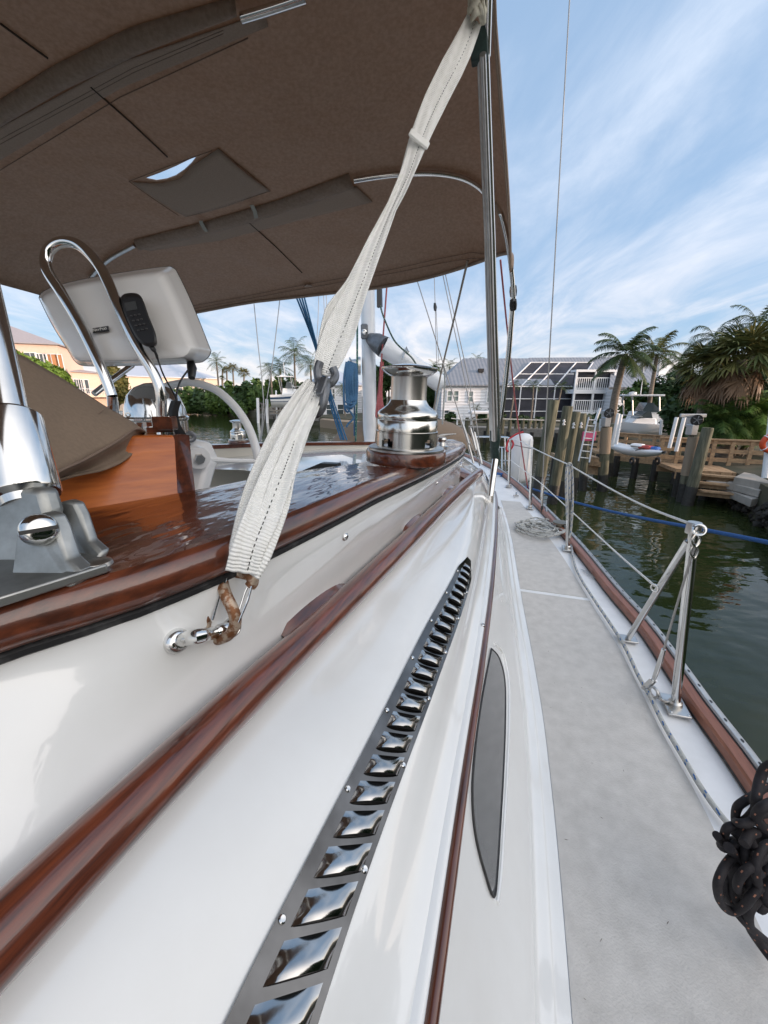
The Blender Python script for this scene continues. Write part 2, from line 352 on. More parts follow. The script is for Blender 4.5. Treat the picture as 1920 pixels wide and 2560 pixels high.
# moulded coaming and cabin side
def gel(Y):
    k2 = K1(Y)+.013; kz = K1z(Y)-.05; hx, hz = HX(Y), HZ(Y); vl, vr, sx = VL(Y), VR(Y), SX(Y)
    hx = min(hx, vl-.05)
    p = [(k2, kz), (k2+.0, kz-.02), (.6*k2+.4*(hx-.045), kz+(hz-kz)*.45), (.25*k2+.75*(hx-.04), kz+(hz-kz)*.85), (hx-.03, hz-.030), (hx-.004, hz-.047), (hx+.03, hz-.062),
         ((hx+.03+vl)/2, (hz-.062-.5)/2+.004), (vl, -.5), (vr, -.54), (sx-.045, -.594), (sx-.022, -.6135), (sx-.019, -.6155), (sx-.010, -.617), (sx-.004, -.622)]
    return p
YG = ys(-.6, 2.75, 110)
rows = []
for Y in YG:
    P = smooth_path([B(x, Y, z) for x, z in gel(Y)], 3); rows.append(P)
gelo = MB().grid(rows).build('coaming_side', GEL, boat, smooth=60)
BVG = BVHTree.FromPolygons([p for r in rows for p in r], [(i*len(rows[0])+k, i*len(rows[0])+k+1, (i+1)*len(rows[0])+k+1, (i+1)*len(rows[0])+k) for i in range(len(rows)-1) for k in range(len(rows[0])-1)])
YC = ys(-.6, 3.6, 80); rows = []
for Y in YC:
    s, d = SX(Y), DX(Y)
    rows.append(smooth_path([B(s-.006, Y, -.63), B(s+.001, Y, -.655), B(s+.004, Y, -.68), B(s+(d-.05-s)*.5, Y, -.83), B(d-.058, Y, -.93), B(d-.045, Y, -.955), B(d-.02, Y, -.968), B(d-.012, Y, -.974), B(d+.01, Y, -.981)], 4))
MB().grid(rows).build('cabin_side', GEL, boat, smooth=60)
m_ = len(rows[0]); BVC = BVHTree.FromPolygons([p for r in rows for p in r], [(i*m_+k, i*m_+k+1, (i+1)*m_+k+1, (i+1)*m_+k) for i in range(len(rows)-1) for k in range(m_-1)])
def hit(bv, u, v, off=0, fb=1.0):
    r = ray(u, v).normalized(); loc, n, i, d = bv.ray_cast(EYE, r)
    if loc is None: return W(u, v, fb), -r
    if n.dot(r) > 0: n = -n
    return loc+n*off, n
# thin teak rub strip
pts = [B(SX(Y)+.001, Y, -.626) for Y in ys(-.55, 2.70, 80)]
MB().tube(pts, .0085, 12).build('rub_strip', TEAK, boat)
# foredeck cabin top beyond the cockpit
rows = []
for Y in ys(2.2, 5.2, 16):
    f = (Y-2.2)/3; s = SX(min(Y, 3.6))-(Y-3.6)*.25*(Y > 3.6); e = -3.4-s
    rows.append([B(s-.02, Y, -.63-.12*f*f), B(s-.1, Y, -.58-.12*f*f), B(s-.5, Y, -.52-.14*f*f), B(-1.75, Y, -.48-.15*f*f), B(e+.5, Y, -.52-.14*f*f), B(e, Y, -.63-.12*f*f), B(e-.1, Y, -.99)])
rows.append([p+Vector((0, 0, -.4))+BY*.3 for p in rows[-1]])
MB().grid(rows).build('cabin_top', GEL, boat)
rows = [[B(SX(min(Y, 3.6))-(Y-3.6)*.25*(Y > 3.6)-.02, Y, -.64-.12*((Y-2.2)/3)**2), B(DX(min(Y, 4.7))-.02-(Y > 4.7)*(Y-4.7)*.3, Y, -.98)] for Y in ys(3.5, 5.2, 12)]
MB().grid(rows).build('cabin_side_forward', GEL, boat)
# handrail
pts = [B(HX(Y), Y, HZ(Y)) for Y in ys(-.5, 2.45, 80)]
rr = [.0262]*78+[.018, .008]
MB().tube(pts, rr, 20).build('handrail', TEAKW, boat)
def foot(Ya, L, wdt):
    rows = []
    for i in range(13):
        f = i/12; Y = Ya+L*f; w = (math.sin(math.pi*min(1, .1+f*.9))**.6 if 0 < f < 1 else .03)
        hx, hz = HX(Y), HZ(Y); a = B(hx-.004, Y, hz-.004); b = B(hx-.088, Y, hz+.036)
        n = Vector((0, 0, 1)); rows.append([a+n*.020*w, (a+b)/2+n*.024*w, b+n*.026*w, b+BX*-.03+n*.0*w, b-n*.05*w, (a+b)/2-n*.045*w, a-n*.02*w, a+n*.020*w])
    return MB().grid(rows)
for Ya, L in ((.49, .22), (1.08, .22), (1.62, .24), (2.1, .2)):
    foot(Ya, L, 1).build('handrail_foot', TEAK, boat, smooth=180)
# louvred vent
YV = ys(.02, 1.23, 60); rows = []
vn = (B(0, 0, 1)-B(0, 0, 0))
def vpt(Y, f, h=0):
    a = Vector(B(VL(Y), Y, -.5)); b = Vector(B(VR(Y), Y, -.54)); n = (b-a).cross(BY).normalized(); n = n if n.z > 0 else -n
    tp = 1.0 if Y < 1.12 else max(.3, 1-(Y-1.12)/.16)
    f = .5+(f-.5)*tp
    return a+(b-a)*f+n*h
for Y in YV: rows.append([vpt(Y, k/6, .0042) for k in range(7)])
vent = MB().slab(rows, (0, 0, -.002)).build('vent_grille', SSVENT, boat, smooth=30)
SK = lambda Y: .045-.030*Y
Yl = [.06+.0435*i for i in range(26)]
for Y0 in Yl:
    rws = []; lv = MB(); dark = MB()
    L = .033
    for i in range(9):
        f = i/8; Y = Y0+L*f; hgt = .0105*(math.cos(math.pi*.5*f)**1.1)*(1-.25*(1-f)**6)
        rws.append([vpt(Y+(k/10-.5)*SK(Y0), .22+.68*k/10, .0045+hgt*(max(0, 1-abs(2*k/10-1)**2.0))**.65) for k in range(11)])
    lv.grid(rws)
    r0 = rws[0]; base = [vpt(Y0+.0005+(k/10-.5)*SK(Y0), .22+.68*k/10, .0047) for k in range(11)]
    dark.grid([[p+BY*.001 for p in r0], base])
    lo_ = lv.build('louvre', SSLV, vent, smooth=60); two(lo_, dark, BLACK)
def screw(c, n, r, parent, name='screw', m=SS):
    n = Vector(n).normalized(); s = MB().lathe(Vector(c), [(r, 0), (r*.98, r*.25), (r*.75, r*.55), (r*.3, r*.68), (r*.28, r*.6)], n, 18)
    o = s.build(name, m, parent)
    x = n.orthogonal().normalized(); y = n.cross(x); k = MB()
    k.box(Vector(c)+n*r*.62, (r*1.05, r*.2, r*.16), Matrix((x, y, n)).transposed()); k.box(Vector(c)+n*r*.62, (r*.2, r*1.05, r*.17), Matrix((x, y, n)).transposed())
    k.build('screw_slot', BLACK, o)
    return o
for i in range(8):
    Y = .07+.145*i; p = vpt(Y, .07, .0045); n = (vpt(Y, .07, .01)-p); 
    for q in (p, vpt(Y+.085, .93, .0045)):
        MB().lathe(q, [(.0042, 0), (.004, .0012), (.0028, .0024), (.001, .0022)], n, 14).build('screw', SS, vent)
# screws on the coaming
for u, v in ((862, 1342),): 
    p, n = hit(BVG, u, v); screw(p, n, .0085, boat, 'snap_stud')
for u, v in ((1092, 1208), (1152, 1166), (1207, 1563)):
    p, n = hit(BVG, u, v); screw(p, n, .0065, boat, 'snap_stud')
# window in the cabin side
def fillpoly(mb, P):
    c = Vector((0, 0, 0))
    for p in P: c += p
    c /= len(P); n = len(P); mb.add([*P, c], [(i, (i+1) % n, n) for i in range(n)])
wo = [(1227, 1622), (1207, 1722), (1190, 1830), (1180, 1930), (1178, 1984), (1181, 2050), (1190, 2110), (1207, 2175), (1231, 2242), (1240, 2180), (1248, 2060), (1256, 1930), (1261, 1800), (1260, 1700), (1246, 1645)]
gl = []
for u, v in wo:
    p, n = hit(BVC, u, v, .0025, .6); gl.append(p)
glp = smooth_path(gl+[gl[0]], 4)[:-1]
g = MB(); 
half = len(glp)//2
# strip between left and right outline keeps the pane on the curved side
Ls = glp[:8*4+1]; Rs = list(reversed(glp[8*4:]))+[glp[0]]
Rs = [glp[0]]+list(reversed(glp[8*4:]))
def resam(P, n):
    d = [0]
    for a, b in zip(P, P[1:]): d.append(d[-1]+(b-a).length)
    o = []
    for i in range(n):
        t = d[-1]*i/(n-1); j = 0
        while j < len(P)-2 and d[j+1] < t: j += 1
        o.append(P[j].lerp(P[j+1], (t-d[j])/max(1e-9, d[j+1]-d[j])))
    return o
a_, b_ = resam(Ls, 24), resam(Rs, 24)
g.slab([[p.lerp(q, k/6) for k in range(7)] for p, q in zip(a_, b_)], BX*-.002)
win = g.build('side_window', GLASS, boat)
MB().tube(glp, .0022, 8, closed=True).build('window_gasket', BLACKR, win)
ou = [hit(BVC, u+(10 if u > 1225 else 0), v+(14 if v > 2200 else -12 if v < 1660 else 0), .001, .6)[0] for u, v in wo[8:]+wo[:1]]
MB().tube(smooth_path(ou, 4), .0045, 8).build('window_frame', GEL, win)
# decks and hull
rows = []
for Y in ys(-.7, 8.05, 60):
    t = TX(Y); rows.append([B(t*(1-k/6)+(-3.4-t)*(k/6)+.0, Y, -.986+.0) for k in range(7)])
MB().grid(rows).build('deck', DECKW, boat)
No, Nx = cpx([(1445, 1448), (1484, 1512), (1548, 1612), (1590, 1692), (1652, 1815), (1700, 1900), (1762, 2010)], -.98)
NX = lambda Y: hermite([-.6]+No, [Nx[0]+.02]+Nx, Y)
def nonskid(a, b, fi, fo, n=30):
    return MB().slab([[B(fi(Y)*(1-k/4)+fo(Y)*k/4, Y, -.9835) for k in range(5)] for Y in ys(a, b, n)], (0, 0, -.002))
ysplit = toB(WZ(1390, 1485, CZ-.98))[1]
nsp = nonskid(-.6, ysplit-.017, lambda Y: DX(Y)+.012, lambda Y: NX(Y)-.005).build('nonskid_panel', NONSKID, boat)
nonskid(ysplit+.017, 3.9, lambda Y: DX(Y)+.012, lambda Y: min(NX(Y)-.005, TX(Y)-.10)).build('nonskid_panel', NONSKID, boat)
# specks of dirt and scuffs on the deck panels
rg = random.Random(3); mk = MB()
for i in range(46):
    Y = rg.uniform(.3, 3.2)**1; X = DX(Y)+.03+rg.random()*(NX(Y)-DX(Y)-.05) if Y < 2.6 else DX(Y)+.1; a = rg.uniform(0, 3.1); l = rg.uniform(.0015, .006); w_ = rg.uniform(.0004, .0012); c = B(X, Y, -.9832); d = Vector((math.cos(a), math.sin(a), 0)); e = Vector((-d.y, d.x, 0))
    mk.add([c-d*l, c+e*w_, c+d*l, c-e*w_*.5], [(0, 1, 2, 3)])
mk_ = mat('dirt_speck', (.16, .14, .12), rough=.9)
two(nsp, mk, mk_)
# toe rail
YT = ys(-.6, 7.9, 90)
tr = MB().grid([[B(TX(Y)-.002, Y, -.985), B(TX(Y), Y, -.952), B(TX(Y)+.006, Y, -.946), B(TX(Y)+.034, Y, -.944), B(TX(Y)+.038, Y, -.950)] for Y in YT]).build('toe_rail', TEAKR, boat)
MB().grid([[B(TX(Y)-.0055, Y, -.982), B(TX(Y)-.0045, Y, -.979), B(TX(Y)-.001, Y, -.976)] for Y in YT]).build('caulk_seam', CAULK, tr)
MB().grid([[B(TX(Y)+.036, Y, -.9435), B(TX(Y)+.0385, Y, -.9425)] for Y in YT]).build('caulk_seam', CAULK, tr)
al = MB().grid([[B(TX(Y)+.039, Y, -.955), B(TX(Y)+.039, Y, -.936), B(TX(Y)+.041, Y, -.934), B(TX(Y)+.059, Y, -.936), B(TX(Y)+.062, Y, -.940), B(TX(Y)+.062, Y, -.985)] for Y in YT]).build('rail_track', ALU, boat)
hb = MB()
for i in range(70):
    Y = .55+i*.075; c = B(TX(Y)+.050, Y, -.9343); hb.add([c+(BX*math.cos(a)*.0036+BY*math.sin(a)*.0075) for a in [2*math.pi*k/10 for k in range(10)]], [tuple(range(10))])
two(al, hb, BLACK)
rows = []
for Y in ys(-.7, 8.05, 50):
    t = TX(Y)+.055; k = max(0, (Y-4)/4.1); rows.append([B(t, Y, -.95), B(t-.02-.1*k, Y, -1.6), B(t-.12-.35*k, Y, -2.5), B(t-.35-.6*k, Y, -3.3)])
MB().grid(rows).build('hull', GEL, boat)
rows = []
for Y in ys(-.7, 8.05, 40):
    t = -3.4-TX(Y)-.055; k = max(0, (Y-4)/4.1); rows.append([B(t, Y, -.95), B(t+.02+.1*k, Y, -1.6), B(t+.12+.35*k, Y, -2.5), B(t+.35+.6*k, Y, -3.3)])
MB().grid(rows).build('hull', GEL, boat)
# cockpit: port coaming, seats, sole
pc = [WD(330, 1128, 2.9), WD(485, 1117, 3.2), WD(700, 1109, 3.7), WD(880, 1107, 4.2), WD(1010, 1107, 4.6), WD(1080, 1112, 4.75)]
pc = smooth_path(pc, 6)
MB().grid([[p+UP*.0, p+BX*.01-UP*.55] for p in pc]).build('port_coaming', mat('cream_gelcoat', (.62, .60, .54), rough=.35, coat=.3), boat)
MB().slab([[p+BX*-.16+UP*.006, p+BX*-.02+UP*.012, p+BX*.014+UP*.008, p+BX*.018-UP*.018] for p in pc], (0, 0, -.006)).build('port_coaming_cap', TEAK, boat)
MB().slab([[B(-3.2, Y, -.95), B(-.5, Y, -.95)] for Y in (-.6, 1, 2.6, 5.0)], (0, 0, -.03)).build('cockpit_seat', mat('cockpit_seat_beige', (.5, .48, .42), rough=.6), boat)
# dark companion hatch seen over the cap
MB().prism([WD(752, 1178, 2.1), WD(800, 1158, 2.1), WD(842, 1160, 2.1), WD(846, 1180, 2.1), WD(820, 1210, 2.1), WD(752, 1210, 2.1)], BY*.05).build('cockpit_hatch', BLACK, boat)
# ---- winches
def winch(base, ax, k, cap, mt):
    w = MB().lathe(base, [(.128*k, 0), (.130*k, .006*k), (.129*k, .032*k), (.126*k, .038*k), (.10*k, .0385*k)], ax, 44).build('winch', TEAK, boat)
    MB().lathe(base+ax*.038*k, [(.112*k, 0), (.122*k, .001*k), (.122*k, .007*k), (.118*k, .0095*k), (.1*k, .010*k)], ax, 44).build('base_plate', SSB, w)
    lo = MB(); n = 48; r = .0985*k; h0, h1 = .048*k, .094*k
    x = ax.orthogonal().normalized(); y = ax.cross(x); c0 = base
    v2 = toB(EYE-base); 
    # lower ring with arched ports, leaving real openings
    pr = [0, .012, .030, .036, .046]
    hs = [.048, .052, .072, .078, .094]
    d0 = (EYE-base); a0 = math.atan2(d0.dot(y), d0.dot(x)); n = 72
    def rp(i, h, rr): a = a0+2*math.pi*i/n; return c0+ax*h*k+(x*math.cos(a)+y*math.sin(a))*rr*k
    vs = []; fs = []
    for rr in (.0985, .090):
        for h in hs: 
            for i in range(n): vs.append(rp(i, h, rr))
    open_ = lambda i: any(((i-c) % n) in (0, 1, 2, 3, 4) for c in (7, 62, 24, 43))
    L = len(hs)
    for q in range(2):
        for j in range(L-1):
            for i in range(n):
                if j == 1 and open_(i): continue
                if j == 2 and any(((i-c) % n) in (1, 2, 3) for c in (7, 62, 24, 43)): continue
                a = (q*L+j)*n+i; b = (q*L+j)*n+(i+1) % n; fs.append((a, b, b+n, a+n) if q == 0 else (b, a, a+n, b+n))
    for i in range(n):
        for j in (1, 2):
            if j == 2: op = lambda i: any(((i-c) % n) in (1, 2, 3) for c in (7, 62, 24, 43))
            else: op = open_
            if op(i) != op((i+1) % n):
                a = j*n+(i+1) % n; fs.append((a, a+n, a+n+L*n, a+L*n))
    lo.add(vs, fs); lo.build('winch_ring', SSP, w, smooth=40)
    MB().lathe(base, [(.06*k, .04*k), (.06*k, .094*k)], ax, 24).build('spindle', BLACKR, w)
    MB().lathe(base, [(.08*k, .0945*k), (.0985*k, .0950*k), (.0985*k, .0975*k), (.0955*k, .099*k), (.0960*k, .130*k), (.0945*k, .1315*k), (.0945*k, .1335*k), (.0955*k, .135*k), (.0950*k, .152*k), (.091*k, .157*k), (.080*k, .165*k), (.066*k, .175*k), (.060*k, .184*k), (.0565*k, .192*k)], ax, 56).build('winch_body', SSP, w, smooth=50)
    MB().lathe(base, [(.0565*k, .1915*k), (.056*k, .20*k), (.0555*k, .255*k), (.057*k, .262*k)], ax, 48).build('winch_drum', SSB, w, smooth=50)
    MB().lathe(base, [(.0565*k, .2600*k), (.061*k, .262*k), (.072*k, .268*k), (.083*k, .276*k), (.0865*k, .282*k), (.0865*k, .285*k), (.084*k, .287*k), (.062*k, .291*k), (.03*k, .297*k), (.0*k, .298*k)], ax, 56).build('winch_flange', SS, w, smooth=50)
    return w
wb = W(1014, 1152, 1.20)
wax = (UP+BX*.03).normalized()
winch(wb, wax, .935, 1, 1)
winch(WD(597, 1107, 3.45), UP, .66, 1, 1)
# wedge / cleat beside the winch
ct = MB(); c0 = WD(1105, 1118, 1.75)
ct.lathe(c0, [(.03, 0), (.03, .004), (.018, .008), (.014, .022), (.020, .034), (.016, .042)], UP, 20)
ct.tube([c0+UP*.045-Vector((.04, 0, 0)), c0+UP*.052, c0+UP*.058+Vector((.06, 0, 0))], [.004, .007, .002], 10)
ct.build('horn_cleat', SSB, boat)
# ============================================================ BIMINI
bim = thing('bimini_top', 'tan canvas sun canopy stretched over bent steel tubes above the cockpit', 'canopy', B(-1.4, 1, .6))
CWD = 2.86
def cz(d):                                                  # hem height against distance d aft of the front edge
    return hermite([0, .05, .18, .45, .95, 1.6, 3.2], [.60, .70, .80, .90, 1.0, 1.05, 1.06], d)
def cpt(s, d, off=0):
    # s across 0 starboard .. 1 port, d metres aft of front edge
    a = math.pi*s; cs, sn = math.cos(a), math.sin(a)
    ex = .42
    X = -.085-.066*min(1, d/.9)**.6*(1+cs)*.5-CWD/2+CWD/2*math.copysign(abs(cs)**ex, cs)
    crown = .17*abs(sn)**.55
    fwd = .55*abs(sn)**1.1*max(0, 1-d/2.6)
    tn = 1 if s < .5 else 1
    z = cz(d)+crown*(.75+.25*min(1, d/.5))-(cz(d)-.60-.05*d)*((1-cs)*.5)**1.2+.14*cs*abs(sn)**.35*max(0, 1-d/1.4)
    sag = -.012*abs(math.sin(math.pi*min(1, d/1.0)))*sn if d < 1 else 0
    return B(X, 2.40+fwd-d, z+sag+off)
SS_ = [.5-.5*math.cos(math.pi*i/60) for i in range(61)]
DD = [0, .015, .03, .06, .1, .15, .22]+ys(.3, 3.2, 44)
crow = [[cpt(s, d) for s in SS_] for d in DD]
cb = MB().slab(crow, (0, 0, .004))
m_ = 61; BVK = BVHTree.FromPolygons([p for r in crow for p in r], [(i*m_+k, i*m_+k+1, (i+1)*m_+k+1, (i+1)*m_+k) for i in range(len(crow)-1) for k in range(m_-1)])
def ch(u, v, off=.004):
    p, n = hit(BVK, u, v, off, 2.5); return p
canopy = cb.build('canopy', CANVAS, bim, smooth=60)
# clear skylight cut through the cloth
sky_px = [(362, 446), (400, 432), (440, 415), (475, 398), (493, 391), (480, 408), (462, 425), (440, 440), (418, 448), (392, 452)]
cut = MB(); sp = [ch(u, v, 0) for u, v in sky_px]; dn = (sum((p for p in sp), Vector((0, 0, 0)))/len(sp)-EYE).normalized()
cut.prism([p-UP*.2 for p in sp], UP*.5)
co = cut.build('cutter', CANVAS, smooth=0)
for o_ in (canopy, co):
    b_ = bmesh.new(); b_.from_mesh(o_.data); bmesh.ops.recalc_face_normals(b_, faces=b_.faces); b_.to_mesh(o_.data); b_.free()
md = canopy.modifiers.new('c', 'BOOLEAN'); md.operation = 'DIFFERENCE'; md.solver = 'EXACT'; md.object = co
bpy.context.view_layer.update()
dg = bpy.context.evaluated_depsgraph_get(); newm = bpy.data.meshes.new_from_object(canopy.evaluated_get(dg)); canopy.modifiers.clear(); canopy.data = newm
bpy.data.objects.remove(co)
VINYL = mat('clear_vinyl', (.9, .92, .92), rough=.12, trans=1, ior=1.05, spec=.2)
wv = MB(); fillpoly(wv, [p+UP*.006 for p in sp]); wv.build('skylight_vinyl', VINYL, bim)
def band(A, Bp, off, name, m, n=16, thick=.003):
    A = resam(A, n); Bp = resam(Bp, n)
    return MB().slab([[a.lerp(b, k/6) for k in range(7)] for a, b in zip(A, Bp)], (0, 0, thick)).build(name, m, bim, smooth=60)
def cband(A, Bp, off, name, m, n=24, k=8):
    rows = []
    for i in range(n):
        t = i/(n-1)*(len(A)-1); j = min(int(t), len(A)-2); f = t-j
        a = (A[j][0]*(1-f)+A[j+1][0]*f, A[j][1]*(1-f)+A[j+1][1]*f)
        t = i/(n-1)*(len(Bp)-1); j = min(int(t), len(Bp)-2); f = t-j
        b = (Bp[j][0]*(1-f)+Bp[j+1][0]*f, Bp[j][1]*(1-f)+Bp[j+1][1]*f)
        rows.append([ch(a[0]*(1-q/k)+b[0]*q/k, a[1]*(1-q/k)+b[1]*q/k, off(q/k) if callable(off) else off) for q in range(k+1)])
    return MB().grid(rows).build(name, m, bim, smooth=60, solid=.0015)
bul = lambda h: (lambda f: .005+h*math.sin(math.pi*f)**.7)
# rear sleeve: flat backing, tube pocket, stitched hem
cband([(-40, 420), (300, 215), (670, 60)], [(-40, 335), (300, 150), (660, 25)], .006, 'sleeve_backing', CANVAS2)
cband([(-40, 270), (130, 160), (330, 60), (585, -15)], [(-40, 335), (150, 222), (350, 125), (590, 25)], bul(.024), 'tube_sleeve', CANVAS)
# front sleeve
cband([(333, 597), (500, 555), (700, 495), (872, 430)], [(350, 622), (515, 585), (720, 525), (890, 465)], bul(.024), 'tube_sleeve', CANVAS)
cband([(345, 618), (520, 583), (720, 523), (890, 462)], [(375, 625), (560, 597), (760, 545), (932, 502)], .006, 'sleeve_backing', CANVAS2)
# skylight flap
cband([(330, 452), (400, 456), (450, 444), (480, 412), (545, 368)], [(465, 540), (520, 527), (570, 513), (620, 495), (675, 474)], bul(.008), 'skylight_flap', CANVAS2)
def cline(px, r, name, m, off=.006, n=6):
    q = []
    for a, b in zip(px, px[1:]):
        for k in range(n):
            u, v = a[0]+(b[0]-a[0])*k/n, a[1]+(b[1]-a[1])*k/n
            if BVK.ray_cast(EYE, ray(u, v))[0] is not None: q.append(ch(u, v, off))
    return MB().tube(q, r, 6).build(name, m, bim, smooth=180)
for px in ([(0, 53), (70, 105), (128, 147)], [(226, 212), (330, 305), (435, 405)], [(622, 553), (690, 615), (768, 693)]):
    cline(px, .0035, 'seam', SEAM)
for px in ([(-30, 440), (300, 238), (665, 68)], [(322, 450), (420, 412), (545, 367)], [(545, 367), (600, 412), (676, 474)], [(676, 474), (560, 512), (455, 542)], [(322, 450), (380, 492), (455, 542)], [(470, 765), (600, 742), (700, 722), (850, 695), (1000, 668), (1100, 645), (1180, 630), (1262, 640)], [(470, 773), (600, 750), (700, 731), (850, 704), (1000, 678), (1100, 657), (1180, 645), (1240, 650)],
           [(352, 610), (520, 575), (720, 515), (885, 455)], [(-30, 360), (330, 165), (590, 55)], [(-30, 372), (330, 177), (590, 63)]):
    cline(px, .0018, 'stitching', THREAD, .006, 8)
for px in ([(500, 537), (508, 553), (516, 564)], [(628, 496), (636, 512), (640, 530)]):
    q = [ch(u, v, .03) for u, v in px]; MB().slab([[p-BX*.012, p+BX*.012] for p in smooth_path(q, 4)], (0, 0, -.002)).build('strap_tab', mat('grey_tape', (.30, .29, .25), rough=.8), bim)
q = ch(768, 705, .015); MB().slab([[q+BX*a+UP*-.008*abs(math.sin(a*90)), q+BX*a+BY*.03+UP*-.01] for a in (-.03, -.02, -.01, 0, .01, .02, .03)], (0, 0, -.004)).build('strap_tab', CANVAS2, bim)
# front hem roll
fr = [cpt(s, 0)+UP*-.004 for s in SS_[2:-2]]
MB().tube(fr, .011, 8).build('front_hem', CANVAS2, bim, smooth=180)
for s in (0.0,):
    MB().tube([cpt(.0005, d)+UP*0 for d in DD], .007, 8).build('side_hem', CANVAS2, bim, smooth=180)
def bow(d, sa, sb, r=.0125, dz=-.02):
    S = [.5-.5*math.cos(math.pi*(sa+(sb-sa)*i/70)) for i in range(71)]
    c0 = [cpt(s, d) for s in S]; cen = cpt(.5, d)
    pts = [p+(UP*dz)+(cen-p).normalized()*.018 for p in c0]
    return pts
front_leg = smooth_path([W(1247, 480, 1.82), W(1266, 560, 1.95), W(1278, 650, 2.08), W(1283, 745, 2.2), W(1266, 900, 2.35), W(1245, 1085, 2.55)], 6)
b1 = smooth_path([ch(u, v, .02) for u, v in ((884, 440), (960, 428), (1040, 422), (1105, 424), (1160, 436), (1200, 458), (1228, 490))]+[W(1250, 530, 1.93), W(1270, 610, 2.02), W(1281, 700, 2.15), W(1283, 745, 2.2)], 5)
MB().tube(b1, .0125, 14).build('bow_tube', SS, bim)
b2 = smooth_path([ch(u, v, .02) for u, v in ((222, 690), (240, 668), (275, 638), (335, 605))], 5)
MB().tube(b2, .0125, 12).build('bow_tube', SSB, bim)
MB().tube([W(1283, 742, 2.2), W(1272, 880, 2.33), W(1258, 1000, 2.46), W(1246, 1080, 2.54)], .0155, 14).build('front_leg', SS, bim)
b3 = smooth_path([ch(u, v, .022) for u, v in ((600, 22), (640, 10), (690, -6), (760, -30))], 5)
MB().tube(b3, .0125, 12).build('bow_tube', SS, bim)
# stowed bundle of legs and its fittings
for (ut, ub, dt, m, r) in ((1199, 1231, 0, SSB, .0085), (1207, 1236, -.02, SSB, .009), (1214, 1243, .012, SS, .011)):
    MB().tube([W(ut, 135, 1.1+dt), W((ut+ub)/2+2, 600, 1.72+dt*1.5), W(ub, 1100, 2.42+dt*2)], [r, r*1.35, r*2], 14).build('bundle_tube', m, bim)
MB().tube([W(1222, -60, .98), W(1219, 60, 1.06), W(1217, 140, 1.12)], .011, 14).build('bundle_tube', SS, bim)
MB().prism([W(1183, 62, 1.055), W(1218, 60, 1.055), W(1221, 135, 1.10), W(1212, 142, 1.10), W(1176, 152, 1.10)], BY*.03).build('leather_wrap', GRN, bim, bevel=.004)
MB().torus(W(1226, 55, 1.07), BX, .012, .003).build('eye_fitting', SSB, bim)
MB().tube([W(1236, 1075, 2.36), W(1238, 1100, 2.40), W(1236, 1125, 2.44), W(1240, 1150, 2.48), W(1238, 1165, 2.5)], [.028, .031, .026, .028, .022], 14).build('leather_wrap', GRN, bim)
MB().tube([W(1238, 1150, 2.44), W(1230, 1205, 2.40), W(1223, 1258, 2.36)], .020, 14).build('leg_foot_tube', SS, bim)
for (u, v) in ((1283, 728), (1283, 762)):
    MB().tube([W(u, v-12, 2.18), W(u, v, 2.2), W(u, v+12, 2.22)], [.018, .021, .018], 12).build('hinge_clamp', BLACK, bim)
hg = MB(); hg.tube([W(1223, 1240, 2.36), W(1222, 1272, 2.36)], .026, 14); hg.box(W(1206, 1262, 2.34), (.05, .07, .02), bev=.006); hg.tube([W(1196, 1250, 2.33), W(1215, 1262, 2.34)], .012, 10)
hg.build('deck_hinge', SSB, bim)
# ============================================================ webbing strap, shackle, hook
def ribbon(cps, name, parent, m, fold=.0, n=8):
    # cps: (u, v, t, half width px, side angle deg, curl)
    C = smooth_path([W(c[0], c[1], c[2]) for c in cps], n)
    par = []
    for i in range(len(C)):
        t = i/n; j = min(int(t), len(cps)-2); f = t-j
        par.append([cps[j][k]*(1-f)+cps[j+1][k]*f for k in range(len(cps[0]))])
    rows = []
    for i, p in enumerate(C):
        tt = (C[min(i+1, len(C)-1)]-C[max(i-1, 0)]).normalized(); vw = (p-EYE).normalized()
        sd_ = tt.cross(vw).normalized()*-1; nrm = sd_.cross(tt).normalized()
        if nrm.dot(vw) > 0: nrm = -nrm
        hw = par[i][3]*par[i][2]/980; ang = R(par[i][4]); cu = par[i][5]
        ax_ = sd_*math.cos(ang)+nrm*math.sin(ang)
        row = []
        for k in range(-8, 9):
            f = k/8; row.append(p+ax_*hw*f+nrm*hw*cu*(abs(f)**1.6)+nrm*.0015*math.sin(f*9+i*.15))
        rows.append(row)
    return rows
def webobj(rows, name, m, parent):
    o = MB().grid(rows).build(name, m, parent, smooth=180, solid=.0022); return o
WEBB = WEB
def add_rib(m_, sc2, str_):
    t = m_.node_tree; p = t.nodes['Principled BSDF']; uv = t.nodes.new('ShaderNodeUVMap'); w = t.nodes.new('ShaderNodeTexWave'); w.bands_direction = 'Y'; w.inputs['Scale'].default_value = sc2
    t.links.new(uv.outputs[0], w.inputs['Vector']); b = t.nodes.new('ShaderNodeBump'); b.inputs['Strength'].default_value = str_; b.inputs['Distance'].default_value = .0012
    t.links.new(w.outputs[0], b.inputs['Height']); t.links.new(b.outputs[0], p.inputs['Normal'])
add_rib(WEBB, 1.0, .9)
def uvgrid(o, rows, sv):
    me = o.data; uvl = me.uv_layers.new(name='UVMap'); m = len(rows[0])
    L = [0]
    for a, b in zip(rows, rows[1:]): L.append(L[-1]+(b[m//2]-a[m//2]).length)
    for lp in me.loops:
        vi = lp.vertex_index; uvl.data[lp.index].uv = ((vi % m)/m, L[vi//m]*sv)
strap = thing('lashing_strap', 'twisted white webbing strap with black stitching from the rusty hook to the canopy', 'strap', W(600, 1440, .52))
